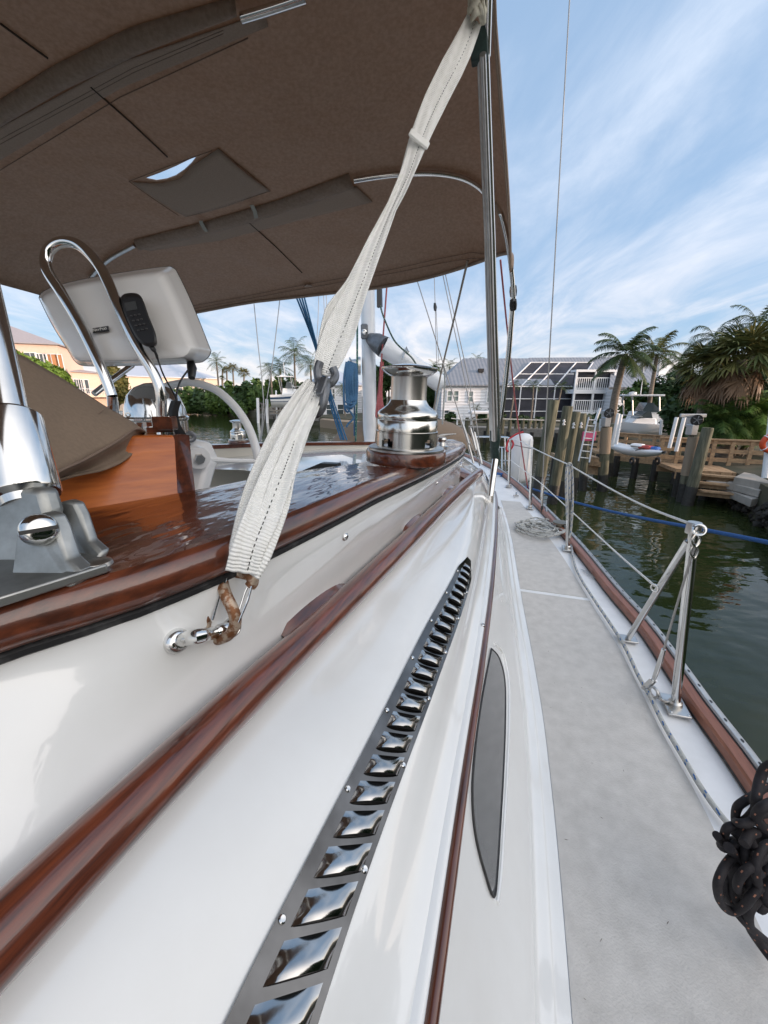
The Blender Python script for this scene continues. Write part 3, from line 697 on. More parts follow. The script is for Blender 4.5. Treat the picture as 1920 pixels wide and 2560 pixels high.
def dashes(rows, k, step, L, w, name='stitching', dk=0):
    mb = MB(); acc = 0
    for i in range(len(rows)-1):
        a, b = rows[i][k], rows[i+1][k]; d = (b-a).length; acc += d
        if acc > step:
            acc = 0; t = (b-a).normalized(); s_ = (rows[i][k+1]-rows[i][k-1]).normalized(); n = s_.cross(t).normalized()
            if n.dot(EYE-a) < 0: n = -n
            a = a+n*.0017; mb.add([a-s_*w, a+s_*w, a+s_*w+t*L+n*.0002, a-s_*w+t*L+n*.0002], [(0, 1, 2, 3)])
    return mb
up_ = [(0, 0, 0, 0, 0, 0), (806, 938, .785, 22, 5, .7), (818, 905, .79, 33, 5, .5), (848, 830, .82, 38, 8, .2), (889, 730, .86, 27, 12, .2), (937, 612, .91, 23, 25, .1), (974, 530, .95, 17, 45, .1), (1012, 448, .98, 18, 30, .1), (1048, 348, 1.0, 24, 10, .05), (1085, 260, 1.02, 28, 0, .03), (1130, 170, 1.03, 29, 0, .03), (1160, 110, 1.04, 26, 0, .05), (1185, 50, 1.05, 20, 0, .1)]
up_ = up_[1:]
def wstrap(cps, tone=.002, n=14):
    rows = ribbon(cps, 'webbing', strap, WEB, n=n); o = webobj(rows, 'webbing', WEB, strap); uvgrid(o, rows, 66); return rows
r1 = wstrap(up_); dashes(r1, 10, .0075, .005, .0007).build('stitching', BLACK, strap)
back = [(806, 935, .79, 18, -35, .5), (808, 905, .80, 24, -35, .3), (838, 800, .84, 34, -25, .2), (884, 715, .88, 22, -25, .15), (930, 608, .925, 17, -40, .1), (970, 520, .965, 11, -60, .1), (1008, 438, .99, 12, -40, .1), (1045, 345, 1.01, 18, -10, .0)]
wstrap(back)
# turns of webbing knotted round the pole top
kb = MB()
for i, (a, b, r, c) in enumerate((((1172, 5), (1214, 15), .012, 0), ((1170, 28), (1216, 30), .012, 0), ((1178, 50), (1212, 38), .011, 0), ((1195, 20), (1208, 62), .011, 0), ((1168, -20), (1216, -8), .013, 0), ((1205, -10), (1212, 60), .01, 0))):
    p, q = W(*a, 1.03), W(*b, 1.03); kb.tube(smooth_path([p, (p+q)/2-BY*.018, q], 6), [r*(.7+.3*math.sin(math.pi*k/12)) for k in range(13)], 8, flat=.5)
kn = kb.build('webbing_knot', mat('aged_webbing', (.62, .60, .50), (.40, .39, .32), rough=.85, scale=90, bump=.6, bscale=300, bdist=.001), strap)
bk = W(1048, 348, .985); tdir = (W(1085, 262, 1.0)-W(1010, 425, .98)).normalized(); vw = (bk-EYE).normalized(); sdv = tdir.cross(vw).normalized()
rm = Matrix((sdv, tdir, sdv.cross(tdir))).transposed()
MB().box(bk, (.056, .022, .008), rm, bev=.003).build('strap_keeper', WEB, strap)
# lower strap, doubled
lo1 = [(605, 1432, .50, 40, -8, .06), (622, 1370, .50, 40, -8, .1), (655, 1290, .52, 42, -5, .2), (693, 1190, .57, 38, 0, .3), (735, 1085, .65, 29, 5, .4), (770, 1010, .74, 22, 15, .5), (792, 965, .77, 14, 20, .5)]
lo2 = [(574, 1424, .505, 16, 40, .0), (597, 1345, .51, 22, 40, .1), (628, 1250, .545, 28, 30, .2), (668, 1160, .60, 32, 25, .25), (715, 1065, .67, 30, 20, .4), (755, 1000, .75, 24, 10, .5), (780, 955, .78, 12, 10, .5)]
r2 = wstrap(lo1); dashes(r2, 10, .0068, .0046, .0007).build('stitching', BLACK, strap)
wstrap(lo2)
lo3 = [(612, 1428, .503, 40, -2, .03), (650, 1370, .508, 34, -10, .05), (690, 1260, .54, 33, -10, .1), (716, 1170, .59, 26, -12, .2), (752, 1080, .66, 20, -10, .3), (785, 1010, .74, 14, 0, .3)]
wstrap(lo3)
# galvanised twist shackle joining the two straps
sk = thing('twist_shackle', 'grey galvanised chain connector joining the two halves of the white strap', 'shackle', W(805, 960, .78))
mk = MB(); t0 = .775
mk.tube(smooth_path([W(800, 905, t0), W(794, 925, t0), W(798, 950, t0), W(812, 962, t0-.01), W(830, 955, t0-.01), W(838, 938, t0), W(832, 920, t0)], 5), .0085, 10)
mk.tube(smooth_path([W(802, 950, t0), W(785, 985, t0-.005), W(778, 1015, t0-.01), W(790, 1035, t0-.02), W(805, 1018, t0-.03), W(812, 985, t0-.03), W(816, 962, t0-.02)], 5), .0085, 10)
mk.build('chain_link', GALV, sk)
mk = MB().bar(W(815, 945, t0-.022), W(800, 990, t0-.03), .017, .014); mk.build('link_sleeve', GALV, sk, bevel=.003)
# rusty spring hook and the pad eye it sits on
pe1, pn = hit(BVG, 440, 1602); pe2, _ = hit(BVG, 575, 1568)
t1 = .5
d1 = (pe1-EYE); t1 = d1.length/ray(440, 1602).length; t2 = (pe2-EYE).length/ray(575, 1568).length
pad = MB()
for p in (pe1, pe2): pad.lathe(p-pn*.002, [(.0155, 0), (.0150, .006), (.012, .011), (.0085, .013), (.006, .0115), (.0, .0115)], pn, 24)
path = smooth_path([pe1+pn*.004, W(470, 1595, t1-.012), W(500, 1590, t1-.025), W(530, 1583, t2-.03), W(556, 1574, t2-.018), pe2+pn*.006], 6)
pad.tube(path, [.0082]*6+[.0086]*(len(path)-12)+[.0088]*6, 14)
pe = pad.build('pad_eye', SS, boat)
for p in (pe1, pe2): MB().box(p+pn*.0112, (.007, .0016, .0012), Matrix((pn.orthogonal().normalized(), pn.cross(pn.orthogonal().normalized()), pn)).transposed()).build('screw_slot', BLACK, pe)
hk = thing('spring_hook', 'rusty double gated spring hook clipping the white strap to the chrome pad eye', 'hook', W(545, 1500, .5))
h0 = t2-.03; print('hook t', t1, t2)
hp = smooth_path([W(516, 1578, h0), W(514, 1560, h0), W(519, 1546, h0), W(527, 1543, h0)], 4)
MB().tube(smooth_path([W(625, 1466, h0+.02), W(632, 1455, h0+.02), W(626, 1440, h0+.02), W(600, 1432, h0+.025), W(570, 1430, h0+.02), W(556, 1452, h0+.01), W(566, 1490, h0), W(584, 1528, h0-.002), W(588, 1560, h0), W(572, 1588, h0+.006), W(545, 1600, h0+.014), W(524, 1592, h0+.012)], 6), .0080, 12, flat=.8).build('hook_body', RUST, hk)
MB().tube(hp, .0072, 10).build('hook_nose', RUST, hk)
MB().tube([W(523, 1545, h0), W(546, 1478, h0+.008), W(560, 1440, h0+.01), W(566, 1444, h0+.006), W(552, 1484, h0+.0), W(531, 1550, h0-.006)], .0014, 8).build('wire_gate', SS, hk)
MB().tube([W(597, 1528, h0), W(612, 1482, h0+.012), W(620, 1466, h0+.016), W(629, 1466, h0+.012), W(620, 1500, h0+.006), W(596, 1556, h0-.004)], .0014, 8).build('wire_gate', SS, hk)
# ============================================================ canopy leg base at the near left
lb = MB(); z0 = -.18
def capt(u, v, dz=0): return WZ(u, v, CZ+z0+.002+dz)
fl = [capt(-60, 1540), capt(120, 1482), (capt(272, 1432)), capt(276, 1418), capt(200, 1398), capt(60, 1400), capt(-80, 1440)]
lb.prism(fl, UP*.010)
base = lb.build('leg_bracket', CAST, boat, bevel=.002)
pc_ = W(98, 1325, .40); fwd_ = (EYE-pc_); fwd_.z = 0; fwd_.normalize()
nb = Vector((.35, -1, .1)).normalized()
tb = [W(30, 1480, .385), W(28, 1440, .39), (W(40, 1330, .395)), W(60, 1297, .395), W(98, 1284, .40), W(125, 1292, .40), W(142, 1325, .40), W(165, 1400, .395), W(200, 1432, .39), W(180, 1470, .385)]
MB().prism(tb, BY*.016).build('lug_plate', CAST, base, bevel=.003)
tb2 = [p+BY*.045-BX*.03 for p in tb]; MB().prism(tb2, BY*.012).build('lug_plate', CAST, base, bevel=.003)
MB().prism([W(-60, 1210, .42), W(100, 1225, .42), (W(120, 1290, .42)), W(70, 1400, .42), W(-40, 1460, .42), W(-80, 1400, .42)], BY*.02).build('eye_end', CAST, base, bevel=.006)
MB().lathe(W(98, 1325, .395), [(.0165, 0), (.0160, .006), (.0135, .011), (.009, .0135), (0, .0145)], (EYE-W(98, 1325, .395)).normalized(), 28).build('pivot_bolt', SS, base)
vb = (EYE-W(98, 1325, .395)).normalized(); MB().box(W(98, 1325, .395)+vb*.0138, (.030, .004, .002), Matrix((vb.cross(UP).normalized(), (vb.cross(UP)).cross(vb).normalized(), vb)).transposed()).build('screw_slot', BLACK, base)
sl0, sl1 = W(62, 1240, .44), W(18, 1045, .46)
ax = (sl1-sl0).normalized(); L = (sl1-sl0).length
MB().lathe(sl0-ax*.0, [(.022, -.012), (.024, -.004), (.0325, 0), (.034, .003), (.033, L-.004), (.030, L), (.02, L+.001)], ax, 40).build('leg_sleeve', SS, base)
MB().tube([sl1-ax*.01, W(-18, 880, .475), W(-90, 560, .50)], .0215, 24).build('leg_tube', SS, base)
MB().lathe(W(245, 1412, .415), [(.014, 0), (.013, .004), (.008, .006), (0, .0062)], UP, 20).build('flange_bolt', SSB, base)
# ============================================================ cockpit: box, pedestal, wheel, pod
tD = .86
boxp = [W(105, 1300, .66), W(470, 1238, .80), W(452, 1088, .86), W(335, 1082, .9), W(60, 1100, .72)]
MB().prism([W(60, 1330, .64), W(470, 1252, .80), W(452, 1088, .82), W(60, 1092, .70)], (B(-.9, 0, 0)-B(0, 0, 0))*.55).build('locker', BOXW, boat, bevel=.004)
MB().prism([W(437, 1260, .79), W(473, 1255, .79), W(455, 1085, .815), W(430, 1085, .815)], BX*.02).build('locker_post', TEAK, boat, bevel=.003)
lc = MB(); lc.bar(W(362, 1075, .86), W(428, 1072, .9), .02, .012); lc.bar(W(362, 1066, .95), W(428, 1066, 1.0), .02, .02); lc.box(W(412, 1058, .88), (.045, .03, .03), bev=.003); lc.build('locker_latch', TEAK, boat)
# canvas cover draped over the seat back
cv = thing('canvas_cover', 'brown canvas cover folded over the cockpit locker at the left edge', 'cover', W(150, 1150, .7))
edge_top = [(-80, 835, .62), (60, 893, .68), (160, 950, .74), (260, 1015, .80), (330, 1055, .84), (362, 1078, .85)]
edge_bot = [(-80, 1330, .50), (128, 1190, .56), (210, 1150, .62), (290, 1105, .70), (340, 1072, .78), (366, 1082, .84)]
rows = []
A = resam([W(*p) for p in edge_top], 26); Bb = resam([W(*p) for p in edge_bot], 26)
for i, (a, b) in enumerate(zip(A, Bb)):
    rows.append([a.lerp(b, k/14)+(EYE-a).normalized()*(.05*math.sin(math.pi*k/14)*(1-i/25)+.003*math.sin(i*.8+k*.5)) for k in range(15)])
MB().grid(rows).build('cloth', COVER, cv, smooth=180, solid=.003)
e2 = [(120, 1205, .58), (190, 1188, .63), (250, 1178, .68), (300, 1160, .73), (340, 1128, .78), (366, 1082, .82)]
A = resam([W(*p) for p in edge_bot], 20); Bb = resam([W(*p) for p in e2], 20)
MB().grid([[a.lerp(b, k/6)+(a-EYE).normalized()*(.035*math.sin(math.pi*k/6)+.006*math.sin(i*1.3)) for k in range(7)] for i, (a, b) in enumerate(zip(A, Bb))]).build('folded_flap', COVER, cv, smooth=180, solid=.003)
MB().tube(smooth_path([W(u, v, t-.006) for u, v, t in edge_bot], 4), .0022, 6).build('hem', THREAD, cv)
MB().tube(smooth_path([W(100, 1118, .60), W(190, 1070, .67), W(280, 1010, .765)], 4), .0012, 6).build('stitching', THREAD, cv)
gm = MB(); gm.torus(W(320, 1037, .82), (EYE-W(320, 1037, .82)), .004, .0012, 12, 6); gm.build('grommet', SSB, cv)
# pedestal
ped = thing('steering_pedestal', 'white pedestal with chrome compass dome', 'pedestal', W(420, 1300, 1.25))
ped.parent = boat; ped.location = ped.location-boat.location
bpy.data.objects.remove(ped)
pb = MB().prism([W(455, 1100, 1.15), W(500, 1108, 1.15), W(520, 1150, 1.12), W(490, 1260, 1.1), W(440, 1270, 1.1), W(440, 1100, 1.15)], BY*.05).build('steering_pedestal', WHITEP, boat, bevel=.012)
dmc = W(398, 1085, 1.22)
MB().lathe(dmc+UP*-.02, [(.086, 0), (.086, .06), (.091, .066), (.091, .070), (.086, .075), (.083, .10), (.070, .135), (.048, .158), (.02, .170), (0, .172)], UP, 40).build('compass_dome', SS, pb)
MB().lathe(dmc-UP*.2, [(.085, 0), (.085, .18)], UP, 32).build('pedestal_column', SSB, pb)
hub = W(498, 1146, 1.08); hn = (EYE-hub).normalized()
# wheel
wc = W(478, 1155, 1.30); wn = Vector((.72, -.69, .0)).normalized(); 
rimp = smooth_path([W(470, 955, 1.42), W(500, 960, 1.40), (W(545, 978, 1.37)), W(590, 1020, 1.33), W(622, 1070, 1.30), W(642, 1130, 1.27), W(650, 1190, 1.25), W(648, 1250, 1.22), W(630, 1330, 1.19), W(590, 1400, 1.18), W(530, 1440, 1.2), W(450, 1430, 1.25), W(380, 1380, 1.34), W(330, 1290, 1.42), W(310, 1180, 1.48), W(330, 1070, 1.5), W(380, 990, 1.48), W(430, 960, 1.45)], 5)
wh = MB().tube(rimp[:-1], .0135, 12, closed=True).build('steering_wheel', WHITEP, boat)
MB().lathe(hub, [(.030, 0), (.030, .03), (.022, .035), (.020, .05)], Vector((-.5, .6, .1)), 24).build('wheel_hub', WHITEP, wh)
MB().lathe(hub, [(.013, -.012), (.015, -.008), (.015, .001)], Vector((-.5, .6, .1)), 6).build('hub_nut', SSB, wh)
sp_ = MB(); sp_.tube([W(505, 1148, 1.12), W(575, 1152, 1.2), W(648, 1153, 1.27)], [.011, .0075, .0075], 10); sp_.tube([W(500, 1150, 1.14), W(470, 1250, 1.15), W(440, 1428, 1.25)], .008, 8); sp_.build('wheel_spoke', WHITEP, wh)
MB().torus(W(476, 1092, 1.13), (EYE-W(476, 1092, 1.13)), .010, .007, 16, 8).build('brake_knob', GALV, wh)
# guard hoop
gh = smooth_path([W(280, 990, 1.0), W(255, 925, .99), W(205, 820, .985), W(155, 735, .98), W(123, 685, .98), W(114, 655, .98), W(121, 627, .98), W(143, 609, .98), W(172, 605, .98), W(205, 618, .98), W(245, 660, .98), W(275, 715, .975), W(300, 775, .975), W(340, 860, .98), (W(385, 935, .99)), W(402, 985, 1.0), W(404, 1045, 1.02), W(405, 1100, 1.03)], 7)
MB().tube(gh, .0125, 18).build('guard_rail', SS, boat)
MB().tube([W(280, 990, 1.0), W(286, 1060, 1.03), W(288, 1110, 1.1)], .0125, 16).build('guard_rail', SS, boat)
MB().tube([W(330, 913, 1.35), W(280, 950, 1.25), W(235, 985, 1.2)], .009, 12).build('guard_brace', SS, boat)
# instrument pod: rounded shell
podc = W(312, 792, 1.22)
ou = [(98, 745), (107, 730), (150, 712), (250, 690), (400, 668), (432, 670), (447, 690), (480, 760), (520, 860), (526, 880), (512, 900), (480, 908), (330, 914), (220, 915), (190, 905), (170, 875), (130, 810)]
ctr = (300, 800)
def ringp(sc2, t, dx=0, dy=0): return smooth_path([W(ctr[0]+(u-ctr[0])*sc2+dx, ctr[1]+(v-ctr[1])*sc2+dy, t) for u, v in ou+[ou[0]]], 4)[:-1]
pr = []
for sc2, t, dx, dy in ((.30, 1.02, -20, 2), (.80, 1.02, -20, 2), (.86, 1.025, -18, 2), (.90, 1.04, -14, 1), (.925, 1.07, -9, 0), (.95, 1.10, -4, 0), (.99, 1.13, -1, 0), (1.0, 1.14, 0, 0)): pr.append(ringp(sc2, t, dx, dy))
def closed(rows, capa=False, capb=False):
    m = len(rows[0]); mb = MB(); vs = [p for r in rows for p in r]; fs = []
    for i in range(len(rows)-1):
        for k in range(m): fs.append((i*m+k, i*m+(k+1) % m, (i+1)*m+(k+1) % m, (i+1)*m+k))
    if capa: fs.append(tuple(range(m)))
    if capb: fs.append(tuple((len(rows)-1)*m+k for k in range(m)))
    return mb.add(vs, fs)
pod = closed(pr, True).build('instrument_pod', PODW, boat, smooth=50)
closed([ringp(1.0, 1.1405), ringp(1.0, 1.1435)]).build('pod_gasket', GALV, pod)
closed([ringp(1.008, 1.1435), ringp(1.008, 1.17), ringp(.98, 1.20), ringp(.9, 1.21)], False, True).build('pod_front', PODW, pod, smooth=50)
for u, v in ((395, 688), (458, 792), (250, 705)):
    c = W(u, v, 1.075); n = (EYE-c).normalized(); MB().lathe(c, [(.0075, -.01), (.0075, .002), (.005, .004), (0, .0045)], n, 16).build('pod_screw', SSB, pod)
# nameplate
p0, px_, py_ = W(252, 824, 1.012), (W(272, 821, 1.012)-W(232, 827, 1.012)).normalized(), None
nz = (EYE-p0).normalized(); nz = (ray(960, 1280)*-1).normalized(); py_ = nz.cross(px_).normalized(); nz = px_.cross(py_)
rmn = Matrix((px_, py_, nz)).transposed()
npl = MB().box(p0, (.0420, .0135, .002), rmn, bev=.0008).build('nameplate', BLACK, pod)
MB().box(p0+nz*.0004, (.0405, .0120, .002), rmn, bev=.0008).build('nameplate_border', GALV, npl); MB().box(p0+nz*.0008, (.0396, .0111, .002), rmn, bev=.0008).build('nameplate_field', BLACK, npl)
def text(body, size, loc, rm3, m, parent, name='lettering', bold=.0):
    c = bpy.data.curves.new(name, 'FONT'); c.body = body; c.size = size; c.align_x = 'CENTER'; c.align_y = 'CENTER'; c.extrude = size*.03; c.offset = bold*size
    o = bpy.data.objects.new(name, c); COL.objects.link(o); M4 = rm3.to_4x4(); M4.translation = loc
    bpy.context.view_layer.update(); me = bpy.data.meshes.new_from_object(o.evaluated_get(bpy.context.evaluated_depsgraph_get())); bpy.data.objects.remove(o)
    me.transform(M4); 
    if parent is not None: me.transform(Matrix.Translation(-ORG[parent.name]))
    me.materials.append(m); o = bpy.data.objects.new(name, me); COL.objects.link(o); o.parent = parent
    return o
LET = mat('silver_lettering', (.6, .6, .58), rough=.4)
text('N', .0098, p0+nz*.0021-px_*.0158, rmn, LET, npl, bold=.03); text('AV', .0078, p0+nz*.0021-px_*.0074-py_*.0007, rmn, LET, npl, bold=.03)
text('P', .0098, p0+nz*.0021+px_*.0012, rmn, LET, npl, bold=.03); text('OD', .0078, p0+nz*.0021+px_*.0110-py_*.0007, rmn, LET, npl, bold=.03)
# radio handset
hs = thing('radio_handset', 'black radio microphone with small screen and keypad clipped to the chrome guard rail', 'microphone', W(340, 860, .98))
ho = [(302, 742), (312, 734), (335, 732), (350, 738), (360, 755), (372, 790), (388, 830), (393, 858), (385, 866), (365, 866), (345, 850), (325, 815), (308, 775)]
ht = .955
def hring(s2, t): return smooth_path([W(346+(u-346)*s2, 800+(v-800)*s2, t) for u, v in ho+[ho[0]]], 3)[:-1]
closed([hring(.85, ht), hring(.97, ht+.004), hring(1.0, ht+.012), hring(1.0, ht+.028), hring(.9, ht+.034)], True, True).build('handset_body', BLACK, hs, smooth=50)
MB().prism([W(310, 757, ht-.0012), W(337, 752, ht-.0012), W(343, 773, ht-.0012), W(317, 779, ht-.0012)], BY*.001).build('screen', mat('lcd', (.06, .065, .068), rough=.15), hs)
kp = MB()
for r_ in range(4):
    for c_ in range(3): kp.box(W(328+c_*10+r_*6, 790+r_*12-c_*2, ht-.0015), (.006, .003, .004), bev=.001)
kp.build('keypad', mat('grey_keys', (.05, .05, .05), rough=.5), hs)
MB().tube(smooth_path([W(375, 862, ht+.015), W(388, 880, ht+.02), W(395, 900, ht+.03), W(410, 940, 1.0), W(435, 985, 1.04), W(443, 1005, 1.05)], 4), [.006]*4+[.0035]*4+[.0022]*13, 8).build('cord', BLACK, hs)
coil = []
cp = smooth_path([W(441, 1005, 1.05), W(434, 1030, 1.05), W(438, 1060, 1.05), W(455, 1090, 1.05), W(464, 1112, 1.05)], 14)
for i, c in enumerate(cp):
    for k in range(5):
        a = 2*math.pi*k/5; coil.append(c+Vector((math.cos(a), 0, 0))*.011+Vector((0, math.sin(a), 0))*.011+UP*.0004*k)
MB().tube(coil, .0026, 6).build('coiled_cord', BLACK, hs)
MB().tube(smooth_path([W(455, 1110, 1.05), W(442, 1060, 1.06), W(440, 1000, 1.06), W(448, 960, 1.07), W(465, 932, 1.09), W(478, 918, 1.1)], 4), .0025, 8).build('power_cable', BLACK, pod)
MB().tube([W(476, 902, 1.12), W(480, 920, 1.11), W(479, 945, 1.10)], [.010, .013, .009], 12).build('cable_plug', BLACK, pod)
print('canopy faces', len(canopy.data.polygons), 'bbox', [round(x, 2) for x in canopy.dimensions])
# ============================================================ SURROUNDINGS
rng = random.Random(7)
def watermat():
    m = mat('canal_water', (.020, .030, .010), (.030, .036, .012), rough=.03, scale=.3, spec=.55, ior=1.33)
    t = m.node_tree; p = t.nodes['Principled BSDF']; tc = t.nodes.new('ShaderNodeTexCoord')
    def lay(sc_, st, d, prev, strn):
        mp_ = t.nodes.new('ShaderNodeMapping'); mp_.inputs['Scale'].default_value = st; t.links.new(tc.outputs['Object'], mp_.inputs[0])
        n = t.nodes.new('ShaderNodeTexNoise'); n.inputs['Scale'].default_value = sc_; n.inputs['Detail'].default_value = 2; t.links.new(mp_.outputs[0], n.inputs['Vector'])
        b = t.nodes.new('ShaderNodeBump'); b.inputs['Strength'].default_value = strn; b.inputs['Distance'].default_value = d
        if prev is not None: t.links.new(prev, b.inputs['Normal'])
        t.links.new(n.outputs[0], b.inputs['Height']); return b.outputs[0]
    a = lay(1.1, (1, 1.5, 1), .05, None, .7); b = lay(4.0, (1, 1.6, 1), .005, a, .7); t.links.new(b, p.inputs['Normal'])
    return m
tag(MB().add([(-2500, -400, 0), (2500, -400, 0), (2500, 3500, 0), (-2500, 3500, 0)], [(0, 1, 2, 3)]).build('water', watermat(), org=(0, 0, 0)), kind='structure')
GROUND = mat('ground', (.10, .085, .055), (.05, .055, .03), rough=.95, scale=.8, detail=6)
tag(MB().add([(-2500, -400, -1.6), (2500, -400, -1.6), (2500, 3500, -1.6), (-2500, 3500, -1.6)], [(0, 1, 2, 3)]).build('canal_bed', GROUND, org=(0, 0, -1.6)), kind='structure')
def bank(pts, name, z1=.9):
    P = pts; rows = [[p+Vector((0, 0, -1.2)) for p in P], [Vector((p.x, p.y, .15)) for p in P], [Vector((p.x*1.01, p.y*1.01, z1)) for p in P]]
    for k, z in ((1.06, z1+.05), (1.3, z1+.2), (2, z1+.3), (6, 1.4), (30, 1.6)): rows.append([Vector((p.x*k, p.y*k, z)) for p in P])
    return tag(MB().grid(rows).build(name, GROUND, org=(0, 0, 0), smooth=0), kind='structure')
bank([WZ(u, v, 0) for u, v in ((-900, 1022), (-300, 1022), (0, 1022), (200, 1022), (380, 1023), (460, 1027), (520, 1033), (600, 1041), (669, 1050), (760, 1060), (860, 1070), (950, 1078), (1100, 1087), (1180, 1091), (1300, 1096), (1400, 1102), (1500, 1122), (1600, 1150), (1680, 1182), (1740, 1212), (1800, 1244), (1860, 1280), (1920, 1325))]+[Vector((5.2, 3.4, 0)), Vector((6.0, 0, 0)), Vector((6.5, -4, 0)), Vector((6, -10, 0)), Vector((4, -20, 0))], 'shore')
# ---- foliage
FOL = {}
def fol(name, c, c2, tr=.25): 
    m = mat(name, c, c2, rough=.55, scale=1.3, detail=3, lo=.3, hi=.7, spec=.3); FOL[name] = m; return m
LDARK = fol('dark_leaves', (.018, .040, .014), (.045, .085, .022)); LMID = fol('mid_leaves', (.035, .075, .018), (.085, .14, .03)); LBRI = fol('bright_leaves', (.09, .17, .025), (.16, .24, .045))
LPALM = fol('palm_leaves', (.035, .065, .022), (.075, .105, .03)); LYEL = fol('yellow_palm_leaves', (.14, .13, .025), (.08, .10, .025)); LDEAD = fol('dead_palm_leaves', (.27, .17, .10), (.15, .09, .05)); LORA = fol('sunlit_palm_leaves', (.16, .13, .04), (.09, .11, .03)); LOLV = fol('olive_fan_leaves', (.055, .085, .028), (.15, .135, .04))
TRK = mat('palm_trunk', (.25, .21, .17), (.14, .115, .09), rough=.9, scale=6, stretch=(1, 1, 5), bump=.3); BARK = mat('bark', (.13, .10, .075), (.07, .055, .04), rough=.95, scale=8, bump=.4)
def frond(vs, fs, o, az, el, L, droop, leaf, n, rg, w=.05, hang=.55):
    d = Vector((math.cos(az)*math.cos(el), math.sin(az)*math.cos(el), math.sin(el))); p = o.copy(); seg = 9; P = [p.copy()]; Dn = [d.copy()]
    for i in range(seg):
        d = d+Vector((0, 0, -droop*(.35+i/seg)/seg*1.6)); d.normalize(); p = p+d*L/seg; P.append(p.copy()); Dn.append(d.copy())
    for i in range(seg):                          # rachis
        s_ = Dn[i].cross(UP); s_ = s_.normalized() if s_.length > .01 else Vector((1, 0, 0)); ww = L*.008*(1.2-i/seg); b = len(vs)
        vs += [P[i]-s_*ww, P[i]+s_*ww, P[i+1]+s_*ww*.8, P[i+1]-s_*ww*.8]; fs.append((b, b+1, b+2, b+3))
    for k in range(n):
        f = .1+.9*k/n; t = f*seg; i = min(int(t), seg-1); q = P[i].lerp(P[i+1], t-i); dd = Dn[i]
        s_ = dd.cross(UP); s_ = s_.normalized() if s_.length > .01 else Vector((1, 0, 0)); ll = leaf*math.sin(math.pi*min(.97, .12+.8*f))*rg.uniform(.8, 1.15)
        for sg in (-1, 1):
            dirn = (s_*sg*1.0+dd*.55+Vector((0, 0, -hang*rg.uniform(.3, 1.2)))).normalized(); m1 = q+dirn*ll*.55; tip = q+dirn*ll*.9+Vector((0, 0, -ll*.22*rg.uniform(.5, 1.5)))
            b = len(vs); vs += [q-dd*w*.5, q+dd*w*.5, m1+dd*w*.5, m1-dd*w*.4, tip]; fs.append((b, b+1, b+2, b+3)); fs.append((b+3, b+2, b+4))
def fan(vs, fs, o, az, el, L, rad, rg, blades=18, w=.05, dead=False):
    d = Vector((math.cos(az)*math.cos(el), math.sin(az)*math.cos(el), math.sin(el))); c = o+d*L
    s_ = d.cross(UP); s_ = s_.normalized() if s_.length > .01 else Vector((1, 0, 0)); b = len(vs); vs += [o-s_*.015, o+s_*.015, c+s_*.01, c-s_*.01]; fs.append((b, b+1, b+2, b+3))
    up2 = s_.cross(d).normalized(); dd = (d+Vector((0, 0, -.5 if not dead else -1.4))).normalized(); s_ = (s_+up2*rg.uniform(-.5, .5)).normalized()
    for k in range(blades):
        a = math.pi*1.45*(k/(blades-1)-.5); q = (dd*math.cos(a)+s_*math.sin(a)).normalized(); q = (q+up2*rg.uniform(-.12, .12)+Vector((0, 0, -.15 if not dead else -.9))).normalized(); r = rad*rg.uniform(.8, 1.1); sp_ = q.cross(up2).normalized()*w
        m1 = c+q*r*.6; tip = c+q*r+Vector((0, 0, -r*(.12 if not dead else .3)*rg.uniform(.3, 1.6))); b = len(vs); vs += [c, m1+sp_, tip, m1-sp_]; fs.append((b, b+1, b+2, b+3))
def palm(name, label, crown, base, rad, kind='feather', m=None, n=17, r0=None, seed=0, group=None, skirt=0, dens=26, droop=1.2):
    rg = random.Random(seed+int(rad*10)); r0 = r0 or rad*.07; t = thing(name, label, 'palm tree', base, group)
    bend = Vector((rg.uniform(-.3, .3)*rad*.3, 0, 0)); mid = (base+crown)/2+bend; P = smooth_path([base, mid, crown], 8); k = len(P)
    rr = [r0*(1.5 if i == 0 else 1.15-.45*i/k) for i in range(k)]
    MB().tube(P, rr, 9).build('trunk', TRK, t, smooth=180)
    vs, fs = [], []
    if kind == 'feather':
        for i in range(n):
            az = 2*math.pi*i*.381966+rg.uniform(-.2, .2); f = (i+.5)/n; el = R(78)*(1-f)**1.1-R(38)*f+rg.uniform(-.1, .1)
            frond(vs, fs, crown+UP*rad*.05, az, el, rad*rg.uniform(.88, 1.12), droop*(.5+.6*(1-f)), rad*.34, dens, rg, w=rad*.016)
    else:
        for i in range(n):
            az = 2*math.pi*i*.381966+rg.uniform(-.3, .3); f = (i+.5)/n; el = R(82)*(1-f)-R(22)*f
            fan(vs, fs, crown, az, el, rad*.5*rg.uniform(.8, 1.1), rad*.55, rg, dens//2+4, rad*.028)
    MB().add(vs, fs).build('crown', m or LPALM, t, smooth=0)
    if skirt:
        vs, fs = [], []
        for i in range(skirt):
            az = 2*math.pi*i*.381966; fan(vs, fs, crown+UP*-rad*.1, az, -R(12)-rg.uniform(0, .7), rad*.5*rg.uniform(.7, 1.2), rad*.5, rg, 16, rad*.03, True)
        MB().add(vs, fs).build('dead_leaf_skirt', LDEAD, t, smooth=0)
    return t
